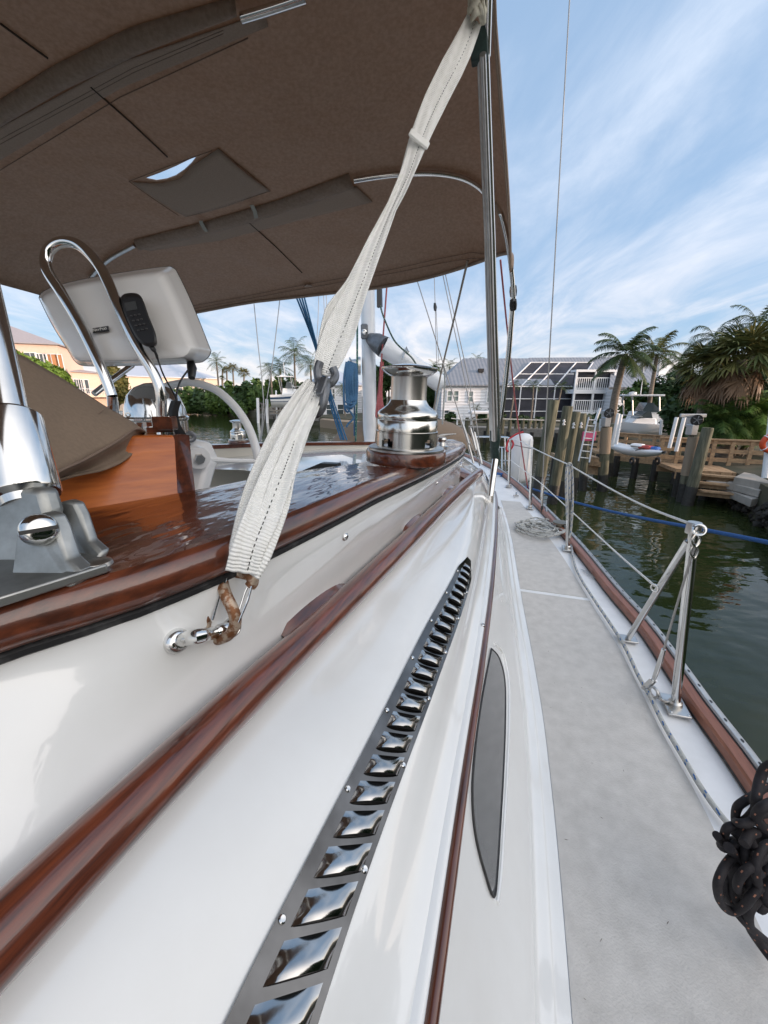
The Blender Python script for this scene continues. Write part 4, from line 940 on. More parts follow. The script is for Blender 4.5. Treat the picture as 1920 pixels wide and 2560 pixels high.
def leafmass(cens, n, ls, rg, gap=.0, asp=.55):
    # cens: list of (center, radii vector); leaves over and inside noisy blobs
    vs, fs = [], []
    tot = sum(r.x*r.z for c, r in cens)
    for c, r in cens:
        cl = [Vector((rg.gauss(0, 1), rg.gauss(0, 1), rg.gauss(0, 1))).normalized() for _ in range(16)]
        for _ in range(int(n*r.x*r.z/tot)):
            b_ = cl[rg.randrange(16)]; d = (b_+Vector((rg.gauss(0, 1), rg.gauss(0, 1), rg.gauss(0, 1)))*.42).normalized(); k = rg.uniform(.55, 1.08)**.6*(.86+.22*math.sin(5*d.x+3*d.z+c.x))
            p = c+Vector((d.x*r.x, d.y*r.y, d.z*r.z))*k
            a = Vector((rg.gauss(0, 1), rg.gauss(0, 1), rg.gauss(0, .6))).normalized(); nn_ = (d+Vector((rg.gauss(0, 1), rg.gauss(0, 1), rg.gauss(0, 1)))*.6).normalized(); s_ = a.cross(nn_).normalized(); s2_ = nn_.cross(s_)
            l = ls*rg.uniform(.6, 1.3); b = len(vs); vs += [p-s2_*l*.5, p+s_*l*asp*.5, p+s2_*l*.6, p-s_*l*asp*.5]; fs.append((b, b+1, b+2, b+3))
    return MB().add(vs, fs)
def bush(name, label, cat, blobs, m, n, ls, seed=0, group=None, trunk=True, base=None):
    rg = random.Random(seed+3); c0 = blobs[0][0]; base = base or Vector((c0.x, c0.y, .8)); t = thing(name, label, cat, base, group)
    tk = MB()
    for c, r in blobs: tk.tube(smooth_path([base, (base+c)/2+Vector((rg.uniform(-.2, .2), 0, 0)), c+UP*r.z*.5], 4), [.12*r.z/2+.04]*4+[.07*r.z/2+.03]*4+[.02], 7)
    tk.build('trunk', BARK, t, smooth=180)
    leafmass(blobs, n, ls, rg).build('crown', m, t, smooth=0); return t
def px(n, D): return n*D/980.0
def GP(u, D, z=.9): r = ray(u, 990); return Vector((r.x/r.y*D, D, z))
def blob(u, v, D, rx, rz, ry=None): return (WD(u, v, D), Vector((px(rx, D), px(ry or rx, D), px(rz, D))))
# left bank palms
for i, (nm, lab, u, v, r, D, ub, kd, m, n) in enumerate((
    ('palm_tree', 'tall green palm leftmost of the row beside the peach house', 541, 905, 29, 78, 543, 'feather', LPALM, 16),
    ('palm_tree', 'small half hidden palm just right of the leftmost tall palm', 556, 922, 17, 80, 557, 'feather', LORA, 12),
    ('palm_tree', 'stubby low palm beneath the row of distant palms', 555, 945, 10, 78, 555, 'fan', LPALM, 12),
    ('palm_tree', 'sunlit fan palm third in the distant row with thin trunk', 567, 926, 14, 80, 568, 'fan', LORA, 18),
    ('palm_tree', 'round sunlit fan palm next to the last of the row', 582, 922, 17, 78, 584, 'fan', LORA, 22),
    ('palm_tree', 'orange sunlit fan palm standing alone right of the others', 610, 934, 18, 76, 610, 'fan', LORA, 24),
    ('coconut_palm', 'leaning coconut palm left behind the raised blue motorboat', 676, 926, 36, 52, 682, 'feather', LPALM, 15),
    ('coconut_palm', 'darker coconut palm directly above the raised blue motorboat', 700, 921, 36, 53, 702, 'feather', LPALM, 17),
    ('coconut_palm', 'tallest coconut palm with orange fruit behind the blue motorboat', 736, 884, 46, 52, 745, 'feather', LPALM, 20),
    ('coconut_palm', 'coconut palm partly hidden behind the white strap and blue ropes', 776, 912, 38, 52, 779, 'feather', LPALM, 17),
    ('palm_tree', 'tiny green palm low behind the blue motorboat', 752, 966, 13, 54, 752, 'feather', LPALM, 12),
    ('palm_tree', 'short dark palm in front of the white house by the mast', 858, 975, 24, 44, 862, 'feather', LPALM, 16),
    ('palm_tree', 'pale palm left behind the white spar end', 1086, 918, 26, 55, 1090, 'feather', LYEL, 14),
    ('palm_tree', 'bushy palm behind the left gable of the grey roof', 1124, 916, 26, 52, 1126, 'feather', LPALM, 16),
    ('palm_tree', 'yellow windblown palm rising above the grey roof', 1192, 900, 22, 56, 1194, 'feather', LYEL, 14),
    ('royal_palm', 'small royal palm left in front of the black screen enclosure', 1287, 960, 22, 32, 1278, 'feather', LPALM, 11),
    ('royal_palm', 'small royal palm in the middle before the black screen enclosure', 1334, 962, 25, 32, 1333, 'feather', LPALM, 12),
    ('royal_palm', 'small royal palm right before the black screen enclosure', 1405, 966, 26, 32, 1394, 'feather', LPALM, 12),
    ('palm_bush', 'low trunkless palm beside the boat shelter at the white house', 1192, 1020, 16, 33, 1192, 'feather', LPALM, 12))):
    c = WD(u, v, D); palm(nm, lab, c, GP(ub, D), px(r, D), kd, m, n, seed=i, r0=px(2.2 if r < 30 else 2.6, D), dens=22)
    if 'fruit' in lab:
        pass
tt = palm('royal_palm', 'big royal palm standing in front of the grey roof right of the balconies', WD(1563, 888, 22), GP(1543, 22), px(84, 22), 'feather', LPALM, 19, seed=31, r0=px(9, 22), dens=60, droop=1.25)
MB().lathe(WD(1560, 915, 22), [(.19, 0), (.16, .3), (.1, .6)], UP, 10).build('crown_shaft', LYEL, tt)
palm('coconut_palm', 'yellow green coconut palm right beside the big royal palm', WD(1643, 885, 24), GP(1632, 24), px(62, 24), 'feather', LYEL, 20, seed=32, r0=px(5, 24), dens=50, droop=1.0)
palm('fan_palm', 'large fan palm with a skirt of dead brown leaves at the right', WD(1855, 900, 14), GP(1850, 14), px(100, 14), 'fan', LOLV, 40, seed=33, r0=px(14, 14), skirt=20, dens=30)
palm('fan_palm', 'fan palm half hidden left behind the dead skirted palm', WD(1768, 920, 15), GP(1765, 15), px(80, 15), 'fan', LOLV, 34, seed=34, r0=px(12, 15), skirt=14, dens=28)
palm('feather_palm', 'dark arching palm topping the right edge of the picture', WD(1895, 815, 16), GP(1895, 16), px(74, 16), 'feather', LPALM, 15, seed=35, r0=px(6, 16), dens=34)
palm('feather_palm', 'dark palm with one curled frond standing against the sky', WD(1785, 850, 17), GP(1785, 17), px(72, 17), 'feather', LDARK, 15, seed=36, r0=px(5, 17), dens=34, droop=1.9)
palm('feather_palm', 'thin leaved palm between the coconut palm and fan palms', WD(1700, 905, 19), GP(1700, 19), px(52, 19), 'feather', LMID, 15, seed=37, r0=px(5, 19), dens=30, droop=1.7)
palm('areca_palm', 'bright green areca palm beside the life ring', WD(1890, 1045, 13.8), GP(1890, 13.8), px(100, 13.8), 'feather', LBRI, 44, seed=38, r0=px(2, 13.8), dens=60, droop=1.3)
palm('areca_palm', 'darker feathery areca palm behind the wooden walkway', WD(1800, 1055, 13.9), GP(1800, 13.9), px(80, 13.9), 'feather', LMID, 44, seed=39, r0=px(2, 13.9), dens=50, droop=1.3)
# right bank shrubs
for i, (lab, bl, m, n, ls) in enumerate((
    ('round leaved bush below the big royal palm', [blob(1590, 995, 28, 32, 38), blob(1612, 1025, 28, 34, 34), blob(1572, 1028, 28, 24, 22)], LMID, 2600, .3),
    ('dark broadleaf bush behind the raised white cuddy boat', [blob(1655, 1000, 27, 44, 56), blob(1695, 985, 27, 40, 60)], LDARK, 5200, .3),
    ('dark broadleaf bush under the thin leaved palm', [blob(1720, 1020, 18, 50, 80), blob(1755, 1060, 17, 45, 50)], LDARK, 4800, .3),
    ('dense hedge behind the wooden railing and white lift posts', [blob(1650, 1060, 27, 50, 26), blob(1740, 1065, 18, 44, 36), blob(1790, 1075, 17, 60, 34)], LDARK, 3600, .28),
    ('tall dark green shrub filling the right edge behind the fan palms', [blob(1900, 960, 18, 60, 110), blob(1840, 1000, 18.5, 60, 90)], LDARK, 5600, .35),
    ('fern like shrub under the dead palm skirt', [blob(1850, 1065, 14.2, 60, 40), blob(1930, 1060, 14.2, 60, 50)], LDARK, 4600, .2))):
    bush('shrub', lab, 'shrub', bl, m, n, ls, seed=i+50, group='shrubs on the right bank')
# left shore mangroves
mg = [(390, 1000, 74, 22, 28), (425, 1003, 74, 26, 26), (465, 1000, 72, 28, 30), (505, 1002, 70, 26, 28), (545, 1000, 68, 28, 32), (580, 990, 66, 24, 34), (612, 992, 64, 26, 34), (648, 985, 62, 24, 34), (690, 975, 58, 26, 32), (730, 972, 58, 26, 30), (768, 985, 56, 20, 30), (598, 1022, 60, 16, 16), (800, 1000, 52, 24, 34)]
words = ['leftmost, by the peach house wall', 'second from the peach house, below the roofs', 'third from the left, low and round', 'under the stubby distant palm', 'under the sunlit fan palms', 'highest of the row, below the lone orange palm', 'beside the boat dock at its left end', 'behind the left dock pilings', 'behind the raised motorboat cabin', 'right behind the raised motorboat bow', 'between the tallest palm and the strap', 'small and low at the waterline by the dock', 'behind the blue ropes']
for i, (u, v, D, rx, rz) in enumerate(mg):
    bush('mangrove', 'green mangrove bush on the far bank, '+words[i], 'mangrove', [blob(u, v, D, rx, rz), blob(u+rx*.5, v+rz*.45, D-1, rx*.7, rz*.6), blob(u-rx*.5, v+rz*.4, D-1, rx*.7, rz*.6)], LMID if i % 3 else LDARK, 1700, .85, seed=i, group='mangroves along the left bank')
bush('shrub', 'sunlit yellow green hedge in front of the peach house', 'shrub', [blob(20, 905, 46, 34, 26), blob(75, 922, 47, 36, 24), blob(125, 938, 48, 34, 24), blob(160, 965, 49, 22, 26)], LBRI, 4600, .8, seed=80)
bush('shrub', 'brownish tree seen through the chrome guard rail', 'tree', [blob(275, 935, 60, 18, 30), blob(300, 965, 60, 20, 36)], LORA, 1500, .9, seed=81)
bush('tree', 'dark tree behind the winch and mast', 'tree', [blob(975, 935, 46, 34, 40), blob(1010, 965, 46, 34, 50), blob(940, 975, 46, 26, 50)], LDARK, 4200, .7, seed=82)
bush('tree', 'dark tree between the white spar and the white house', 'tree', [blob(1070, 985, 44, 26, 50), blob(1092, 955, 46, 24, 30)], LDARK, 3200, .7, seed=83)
bush('shrub', 'low shrubs planted at the foot of the white house', 'shrub', [blob(1128, 1044, 34, 16, 10), blob(1215, 1040, 34, 26, 14), blob(1248, 1045, 34, 14, 14)], LDARK, 1500, .4, seed=84)
bush('shrub', 'low shrubs at the foot of the screen enclosure', 'shrub', [blob(1305, 1052, 33, 24, 12), blob(1355, 1054, 33, 26, 10), blob(1500, 1046, 33, 60, 8)], LDARK, 1700, .4, seed=85)
# ---- houses
SIDW = wavebump(mat('white_siding', (.74, .76, .80), (.70, .72, .76), rough=.6, scale=2), 1.15, .5, .05, 'Z')
PEACH = mat('peach_stucco', (.76, .56, .46), (.72, .52, .42), rough=.8, scale=3); PEACH2 = mat('cream_stucco', (.74, .60, .48), rough=.8)
ROOFG = wavebump(mat('metal_roof', (.20, .215, .245), (.24, .255, .285), rough=.5, metal=.1, scale=2), .9, .35, .05, 'X'); ROOFP = mat('shingle_roof', (.40, .36, .37), (.32, .29, .30), rough=.8, scale=6, stretch=(1, 1, 4), bump=.4)
ROOFB = mat('pale_metal_roof', (.45, .50, .58), rough=.4, metal=.2)
SCR = mat('dark_screen', (.020, .021, .030), (.040, .041, .055), rough=.75, scale=1.5); PANE = mat('window_pane', (.06, .08, .09), rough=.1); SHUT = wavebump(mat('green_grey_shutter', (.22, .28, .27), rough=.6), 4, .8, .03, 'Z'); TRIM = mat('white_trim', (.78, .79, .81), rough=.5)
DARKIN = mat('dark_interior', (.03, .028, .03), rough=.8)
class Loc:
    def __init__(s, o, ux): s.o = Vector(o); s.ux = Vector(ux).normalized(); s.uy = Vector((-s.ux.y, s.ux.x, 0))
    def __call__(s, x, y, z): return s.o+s.ux*x+s.uy*y+UP*z
    def M(s): return Matrix(((s.ux.x, s.uy.x, 0), (s.ux.y, s.uy.y, 0), (0, 0, 1))).to_3x3()
def lbox(L, x0, x1, y0, y1, z0, z1, mb=None):
    mb = mb or MB(); return mb.box(L((x0+x1)/2, (y0+y1)/2, (z0+z1)/2), (x1-x0, y1-y0, z1-z0), L.M())
def window(L, h, x, z, w, hh, pm=None, y=0, bars=1):
    fr = MB(); b = .09
    for a in ((x-w/2-b, x+w/2+b, z+hh, z+hh+b), (x-w/2-b, x+w/2+b, z-b, z), (x-w/2-b, x-w/2, z, z+hh), (x+w/2, x+w/2+b, z, z+hh)): lbox(L, a[0], a[1], y-.09, y, a[2], a[3], fr)
    if bars: lbox(L, x-w/2, x+w/2, y-.06, y-.01, z+hh*.5-.03, z+hh*.5+.03, fr); 
    if bars > 1: lbox(L, x-.03, x+.03, y-.055, y-.012, z, z+hh, fr)
    f = fr.build('window', TRIM, h, smooth=0); lbox(L, x-w/2, x+w/2, y-.035, y-.005, z, z+hh).build('pane', pm or PANE, f, smooth=0)
def hip(L, x0, x1, y0, y1, z0, z1, inset, m, h, hip_r=True, hip_l=True, th=.12):
    ym = (y0+y1)/2; a = x0+(inset if hip_l else 0); b = x1-(inset if hip_r else 0); e = .35
    v = [L(x0-e, y0-e, z0), L(x1+e, y0-e, z0), L(x1+e, y1+e, z0), L(x0-e, y1+e, z0), L(a, ym, z1), L(b, ym, z1)]
    v += [p-UP*th for p in v[:4]]
    return MB().add(v, [(0, 1, 5, 4), (2, 3, 4, 5), (1, 2, 5), (3, 0, 4), (1, 0, 6, 7), (2, 1, 7, 8), (3, 2, 8, 9), (0, 3, 9, 6), (6, 9, 8, 7)]).build('roof', m, h, smooth=0)
# white clapboard house with grey roof
D = 38; p0 = GP(1104, D, .6); p1 = GP(1262, D, .6); L = Loc(p0, (p1-p0)); w = (p1-p0).length
zE = WD(1180, 962, D).z-.6; zR = WD(1180, 918, D+3).z-.6
h = thing('white_house', 'white clapboard house with shuttered windows and grey metal roof across the canal', 'house', p0)
lbox(L, 0, w, 0, 8, 0, zE).build('wall', SIDW, h, smooth=0); hip(L, 0, w+4, 0, 8, zE, zR+.9, 2.6, ROOFG, h, hip_r=False)
def wx(u, D=D, L=L): return (WD(u, 990, D)-L.o).dot(L.ux)
def zof(v, D=D): return WD(1180, v, D).z-.6
for u, v0, v1, wpx in ((1124, 978, 1002, 10), (1140, 978, 1002, 10), (1177, 979, 1004, 9), (1223, 980, 1005, 9), (1247, 980, 1005, 9)): window(L, h, wx(u), zof(v1), px(wpx, D), zof(v0)-zof(v1), SHUT)
for u in (1118, 1133): window(L, h, wx(u), zof(1040), px(10, D), zof(1026)-zof(1040))
vt = MB(); vt.box(WD(1202, 926, D+1.6), (.5, .4, .3)); vt.build('roof_vent', DARKIN, h, smooth=0)
# screen enclosure house
D2 = 36; q0 = GP(1262, D2+1.5, .6); L2 = Loc(q0, Vector((1, 0, 0))); h2 = thing('screened_house', 'grey roofed house with tall black pool screen enclosure and white balconies', 'house', q0)
X = lambda u, D=D2+1.5: (WD(u, 990, D)-q0).x
Zv = lambda v, D=D2+1.5: WD(1300, v, D).z-.6
lbox(L2, X(1262), X(1640), 5.2, 14, 0, Zv(930, 42)).build('wall', SIDW, h2, smooth=0)
MB().add([L2(X(1250, 41), 4.6, Zv(962, 42)), L2(X(1640, 42), 4.6, Zv(962, 42)), L2(X(1640, 46), 9, Zv(893, 46)), L2(X(1318, 46), 9, Zv(895, 46)), L2(X(1300, 46), 9, Zv(905, 46)), L2(X(1230, 46), 9, Zv(908, 46)), L2(X(1250, 41), 14, Zv(962, 42)), L2(X(1640, 42), 14, Zv(962, 42))], [(0, 1, 2, 3, 4, 5), (5, 4, 3, 2, 7, 6)]).build('roof', ROOFG, h2, smooth=0, solid=.15)
# right gabled wing beyond the balconies
lbox(L2, X(1545, 34), X(1632, 34), -3, 6, 0, Zv(968, 34)).build('wall', SIDW, h2, smooth=0)
MB().add([L2(X(1538, 33), -3.4, Zv(970, 33)), L2(X(1640, 33), -3.4, Zv(970, 33)), L2(X(1630, 37), 1.5, Zv(893, 37)), L2(X(1545, 37), 1.5, Zv(893, 37))], [(0, 1, 2, 3)]).build('roof', ROOFG, h2, smooth=0, solid=.2)
# mansard cage: vertical front to y=966 then leaning back
xa, xb = X(1262), X(1440); zt = Zv(966); zt2 = Zv(906, 41)
MB().add([L2(xa, 0, 0), L2(xb, 0, 0), L2(xb, 0, zt), L2(xa, 0, zt), L2(X(1318, 41), 3.5, zt2), L2(X(1470, 41), 3.5, zt2)], [(0, 1, 2, 3), (3, 2, 5, 4)]).build('screen', SCR, h2, smooth=0)
for i, u in enumerate((1290, 1330, 1372)):
    for zz_ in (.25, 2.9): 
        lbox(L2, X(u), X(u+22), 5.05, 5.15, zz_, zz_+1.9).build('inner_window', DARKIN, h2, smooth=0)
fr = MB(); W_ = .085
for u0, u1 in ((1262, 1318), (1300, 1352), (1340, 1389), (1385, 1429), (1438, 1470)):
    fr.bar(L2(X(u0), -.05, 0), L2(X(u0), -.05, zt), W_, W_); fr.bar(L2(X(u0), -.05, zt), L2(X(u1, 41), 3.45, zt2), W_, W_)
for v in (997, 1028, 1056): fr.bar(L2(xa, -.05, Zv(v)), L2(xb, -.05, Zv(v)), W_*.8, W_*.8)
fr.bar(L2(xa, -.05, zt), L2(xb, -.05, zt), W_, W_); fr.bar(L2(X(1318, 41), 3.45, zt2), L2(X(1470, 41), 3.45, zt2), W_, W_)
k = .5; fr.bar(L2(xa, -.05, zt).lerp(L2(X(1318, 41), 3.45, zt2), k), L2(xb, -.05, zt).lerp(L2(X(1470, 41), 3.45, zt2), k), W_*.8, W_*.8)
fr.build('screen_frame', TRIM, h2, smooth=0)
# balconies
xc, xd = X(1448, 35), X(1545, 35)
y0 = -1.5
for (va, vb) in ((928, 973), (980, 1030)):
    z1 = Zv(va, 35); z0 = Zv(vb, 35)
    lbox(L2, xc, xd, y0+.3, y0+.5, z0, z1).build('porch_screen', SCR, h2, smooth=0)
    bl = MB(); lbox(L2, xc-.1, xd+.1, y0-.1, 3, z0-.35, z0, bl); bl.build('balcony_floor', TRIM, h2, smooth=0)
    rl = MB(); top = z0+(.95); rl.bar(L2(xc, y0, top), L2(xd, y0, top), .1, .08); rl.bar(L2(xc, y0, z0+.1), L2(xd, y0, z0+.1), .06, .06)
    n = 18
    for i in range(n+1): x = xc+(xd-xc)*i/n; rl.bar(L2(x, y0, z0), L2(x, y0, top), .05, .05, (0, 1, 0))
    rl.build('balcony_railing', TRIM, h2, smooth=0)
    for x in (xc, (xc+xd)/2, xd): MB().bar(L2(x, y0, z0), L2(x, y0, z1+.1), .16, .16, (0, 1, 0)).build('column', TRIM, h2, smooth=0)
lbox(L2, xc-.1, xd+.1, y0-.1, y0+1, Zv(928, 35), Zv(922, 35)).build('balcony_beam', TRIM, h2, smooth=0)
lbox(L2, xc, xd, y0+.6, y0+3, 0, Zv(1030, 35)-.35).build('porch_base', SIDW, h2, smooth=0)
# peach houses on the left bank
def LH(ua, ta, ub, tb, zb=.6):
    a = W(ua, 990, ta); b = W(ub, 990, tb); a.z = zb; b.z = zb; return Loc(a, b-a), (b-a).length
L3, w3 = LH(-330, 50, 170, 58); h3 = thing('peach_house', 'large sunlit peach house with pinkish roof and balconies at the far left', 'house', L3.o)
e3 = 9.6
lbox(L3, 0, w3, 0, 12, 0, e3).build('wall', PEACH, h3, smooth=0); hip(L3, 0, w3, 0, 12, e3, e3+3.0, 7, ROOFP, h3)
L3b, w3b = LH(120, 57, 268, 68); lbox(L3b, 0, w3b, 0, 8, 0, 6.2).build('wall', PEACH, h3, smooth=0); hip(L3b, 0, w3b, 0, 8, 6.2, 7.0, 3, ROOFP, h3)
def ux3(L, u): 
    r = ray(u, 990); a = r.x/r.y; # intersection of the view plane x=a*y with the wall line
    return (a*L.o.y-L.o.x)/(L.ux.x-a*L.ux.y)
for u in (48, 100): window(L3, h3, ux3(L3, u), 6.3, 1.3, 2.0, bars=2)
for u in (122, 131, 140): window(L3, h3, ux3(L3, u), 5.8, .8, 2.4, bars=0)
for u in (152, 163): window(L3, h3, ux3(L3, u), 5.8, 1.2, 2.4, mat('warm_pane', (.45, .2, .08), rough=.3), bars=0)
for u in (20, 75, 130): window(L3, h3, ux3(L3, u), 2.6, 1.2, 1.8, bars=2)
for u in (186, 192, 203, 208, 222): window(L3b, h3, ux3(L3b, u), 2.9, .75, 2.1, bars=0)
def balc(L, h, xa, xb, z, n=16):
    r = MB(); lbox(L, xa, xb, -1.4, 0, z-.3, z, r); r.build('balcony_floor', PEACH2, h, smooth=0)
    r = MB(); r.bar(L(xa, -1.35, z+1), L(xb, -1.35, z+1), .09, .07)
    for i in range(n+1): x = xa+(xb-xa)*i/n; r.bar(L(x, -1.35, z), L(x, -1.35, z+1), .05, .05, (0, 1, 0))
    r.build('balcony_railing', TRIM, h, smooth=0)
balc(L3, h3, ux3(L3, 72), w3, 5.5, 26); balc(L3b, h3, ux3(L3b, 172), w3b, 2.6, 24)
L4, w4 = LH(385, 72, 548, 80); h4 = thing('peach_house', 'sunlit peach house with lilac roof seen behind the white instrument pod', 'house', L4.o)
lbox(L4, -6, w4, 0, 10, 0, 5.9).build('wall', PEACH2, h4, smooth=0); hip(L4, -6, w4, 0, 10, 5.9, 8.6, 6, ROOFB, h4)
for u in (425, 450, 498, 520): window(L4, h4, ux3(L4, u), 3.2, 2.0 if u < 440 else 1.1, 1.6, bars=1)
for u in (440, 500): window(L4, h4, ux3(L4, u), .5, 1.2, 1.2)
L5, w5 = LH(541, 84, 622, 88); h5 = thing('low_house', 'low cream house with pale blue roof right of the peach houses', 'house', L5.o)
lbox(L5, 0, w5, 0, 8, 0, 3.2).build('wall', PEACH2, h5, smooth=0); hip(L5, 0, w5, 0, 8, 3.2, 5.2, 3, ROOFB, h5); window(L5, h5, ux3(L5, 562), 1.6, 2, 1.1)
L6, w6 = LH(808, 46, 905, 48); h6 = thing('white_house', 'white house with pale blue roof behind the coiled blue ropes', 'house', L6.o)
lbox(L6, 0, w6, 0, 8, 0, 3.8).build('wall', SIDW, h6, smooth=0); hip(L6, 0, w6, 0, 8, 3.8, 5.9, 2.5, ROOFB, h6)
for u, z in ((822, 2.2), (829, 2.2), (822, .4), (850, .4), (875, 2.2)): window(L6, h6, ux3(L6, u), z, .7, 1.1)
MB().lathe(L6(2.2, 4, 4.5), [(.55, 0), (.55, 2.2), (.0, 2.5)], UP, 16).build('water_tank', TRIM, h6)
# ---- docks and pilings
WOOD = mat('dock_wood', (.46, .31, .18), (.28, .185, .11), rough=.85, scale=3, stretch=(1, 6, 6), bump=.2); WOODG = mat('grey_dock_wood', (.27, .25, .22), (.18, .165, .145), rough=.9, scale=3, stretch=(1, 5, 5)); 
PILE = mat('piling_wood', (.17, .165, .115), (.055, .058, .04), rough=.95, scale=4, stretch=(5, 5, .5), bump=.5, detail=6); WET = mat('wet_black_piling', (.012, .012, .011), (.03, .03, .028), rough=.5, scale=12, bump=.6); CONC = mat('concrete', (.38, .35, .31), (.28, .26, .23), rough=.9, scale=3, bump=.2); PVC = mat('pvc_white', (.75, .78, .80), rough=.35); WRAP = wavebump(mat('rope_wrap', (.42, .33, .24), rough=.9), 14, .9, .02, 'Z'); ROCK = mat('oyster_rock', (.045, .038, .03), (.02, .018, .015), rough=.95, scale=8, bump=1, bdist=.06)
def piling(ut, vt, ub, vb, D, r, label, group, wrap=None, wet=.55, Db=None):
    top = WD(ut, vt, D); bt = WD(ub, vb, Db or D); d = (bt-top).normalized(); bt = top+d*((top.z+1.2)/-d.z)
    t = thing('piling', label, 'piling', Vector((bt.x, bt.y, 0)), group)
    zc = wet; mid = top+d*((top.z-zc)/-d.z)
    MB().tube([top+d*-.01, top+d*.03, top.lerp(mid, .4), mid], [r*.9, r*.97, r, r*1.03], 14).build('shaft', PILE, t)
    MB().tube([mid-d*.04, mid, bt], [r*1.0, r*1.05, r*1.08], 14).build('wet_base', WET, t)
    if wrap:
        a = top+d*wrap[0]; b = top+d*wrap[1]; MB().tube([a, b], r*1.10, 16).build('rope_wrapping', WRAP, t)
    return t
g1 = 'leaning pilings between the boat and the dock'
piling(1384, 1001, 1352, 1185, 11.0, .15, 'thickest and tallest leaning piling nearest the white fender', g1, wet=.9)
piling(1420, 1016, 1394, 1172, 11.4, .14, 'leaning piling with a white cleat, second from the fender', g1)
piling(1440, 1030, 1416, 1165, 12.0, .135, 'third leaning piling from the fender, behind the cleated one', g1)
piling(1456, 1034, 1440, 1160, 12.6, .13, 'fourth leaning piling from the fender', g1)
piling(1470, 1040, 1462, 1150, 13.1, .12, 'short leaning piling touching the ladder platform', g1)
for u, v, D in ((1409, 1055, 11.25), (1433, 1063, 11.85), (1452, 1062, 12.45)):
    o = MB(); o.tube([WD(u+2, v-7, D-.25), WD(u-1, v+8, D-.25)], .02, 8); o.tube([WD(u-1, v-3, D-.2), WD(u+4, v-1, D-.3)], .02, 8); o.tube([WD(u-2, v+5, D-.2), WD(u+3, v+6, D-.3)], .02, 8)
    tag(o.build('mooring_cleat', TRIM), 'small white mooring cleat, '+{11.25: 'lowest and nearest, on the second piling', 11.85: 'on the third piling', 12.45: 'on the fourth piling'}[D], 'cleat')
g2 = 'lift pilings at the wooden dock'
piling(1516, 1068, 1508, 1180, 13.0, .15, 'rope wrapped piling carrying the left lift motor', g2, wrap=(.0, .85))
piling(1738, 1082, 1710, 1225, 11.6, .145, 'rope wrapped piling carrying the right lift motor', g2, wrap=(.1, 1.25))
piling(1770, 1070, 1728, 1225, 11.2, .145, 'bare round piling right of the right lift motor', g2)
piling(1528, 1060, 1524, 1150, 15.5, .14, 'thin dark green piling behind the left lift motor', g2)
piling(1700, 1045, 1692, 1150, 15, .12, 'thin dark green piling behind the right white posts', g2)
def motor(u, v, D, label):
    c = WD(u, v, D); t = thing('lift_motor', label, 'motor', c-UP*.3); n = Vector((-.35, -1, .1)).normalized()
    MB().lathe(c, [(.14, -.04), (.15, -.035), (.15, .03), (.14, .04), (.125, .015), (.04, .015)], n, 28).build('drive_pulley', BLACK, t)
    s = MB(); 
    for k in range(5): a = 2*math.pi*k/5; x = n.orthogonal().normalized(); y = n.cross(x); s.bar(c+n*.045, c+n*.045+(x*math.cos(a)+y*math.sin(a))*.12, .02, .015, n)
    s.build('pulley_spokes', GALV, t)
    MB().box(c+Vector((.03, .2, -.06)), (.22, .28, .3), bev=.03).build('gear_housing', ALU, t); MB().box(c+Vector((-.02, .08, -.28)), (.2, .24, .3), bev=.02).build('bracket', ALU, t)
motor(1523, 1033, 12.9, 'black wheeled boat lift motor on the left rope wrapped piling'); motor(1742, 1050, 11.5, 'black wheeled boat lift motor on the right rope wrapped piling')
tag(MB().box((WD(1722, 1042, 12)+WD(1744, 1036, 11.2))/2, (.75, .07, .10), bev=.015).build('lift_beam', ALU), 'grey lift beam reaching from the right motor to the white posts', 'beam')
for i, (ua, va, ub, vb, D, lab) in enumerate(((1546, 1034, 1530, 1116, 13.5, 'white guide post left of the pair behind the wrapped piling'), (1553, 1036, 1540, 1110, 14, 'white guide post right of the pair behind the wrapped piling'), (1692, 1043, 1673, 1120, 13, 'white guide post leftmost of the pair near the right motor'), (1711, 1042, 1690, 1128, 12.6, 'tall white guide post touching the grey lift beam'), (1654, 1050, 1651, 1088, 17, 'thin white post above the walkway railing'), (1500, 1020, 1486, 1060, 17, 'thin white post behind the aluminium ladder'))):
    tag(MB().tube([WD(ua, va, D), WD(ub, vb, D)], .055, 12).build('guide_post', PVC), lab, 'post', 'white guide posts of the boat lifts')
def railing(name, label, a, b, hgt, n, m=WOOD, rails=3, cat='railing', under=False):
    a = Vector(a); b = Vector(b); t = thing(name, label, cat, a); d = (b-a).normalized()
    for i in range(n+1): p = a.lerp(b, i/n); MB().bar(p-UP*.1, p+UP*hgt, .1, .1, d).build('post', m, t, smooth=0)
    for k in range(rails):
        z = hgt*(k+1)/rails-.08; MB().bar(a+UP*z-d*.1, b+UP*z+d*.1, .04, .13).build('rail', m, t, smooth=0)
    MB().bar(a+UP*(hgt+.0)-d*.1, b+UP*(hgt+.0)+d*.1, .16, .04).build('handrail', m, t, smooth=0)
    return t
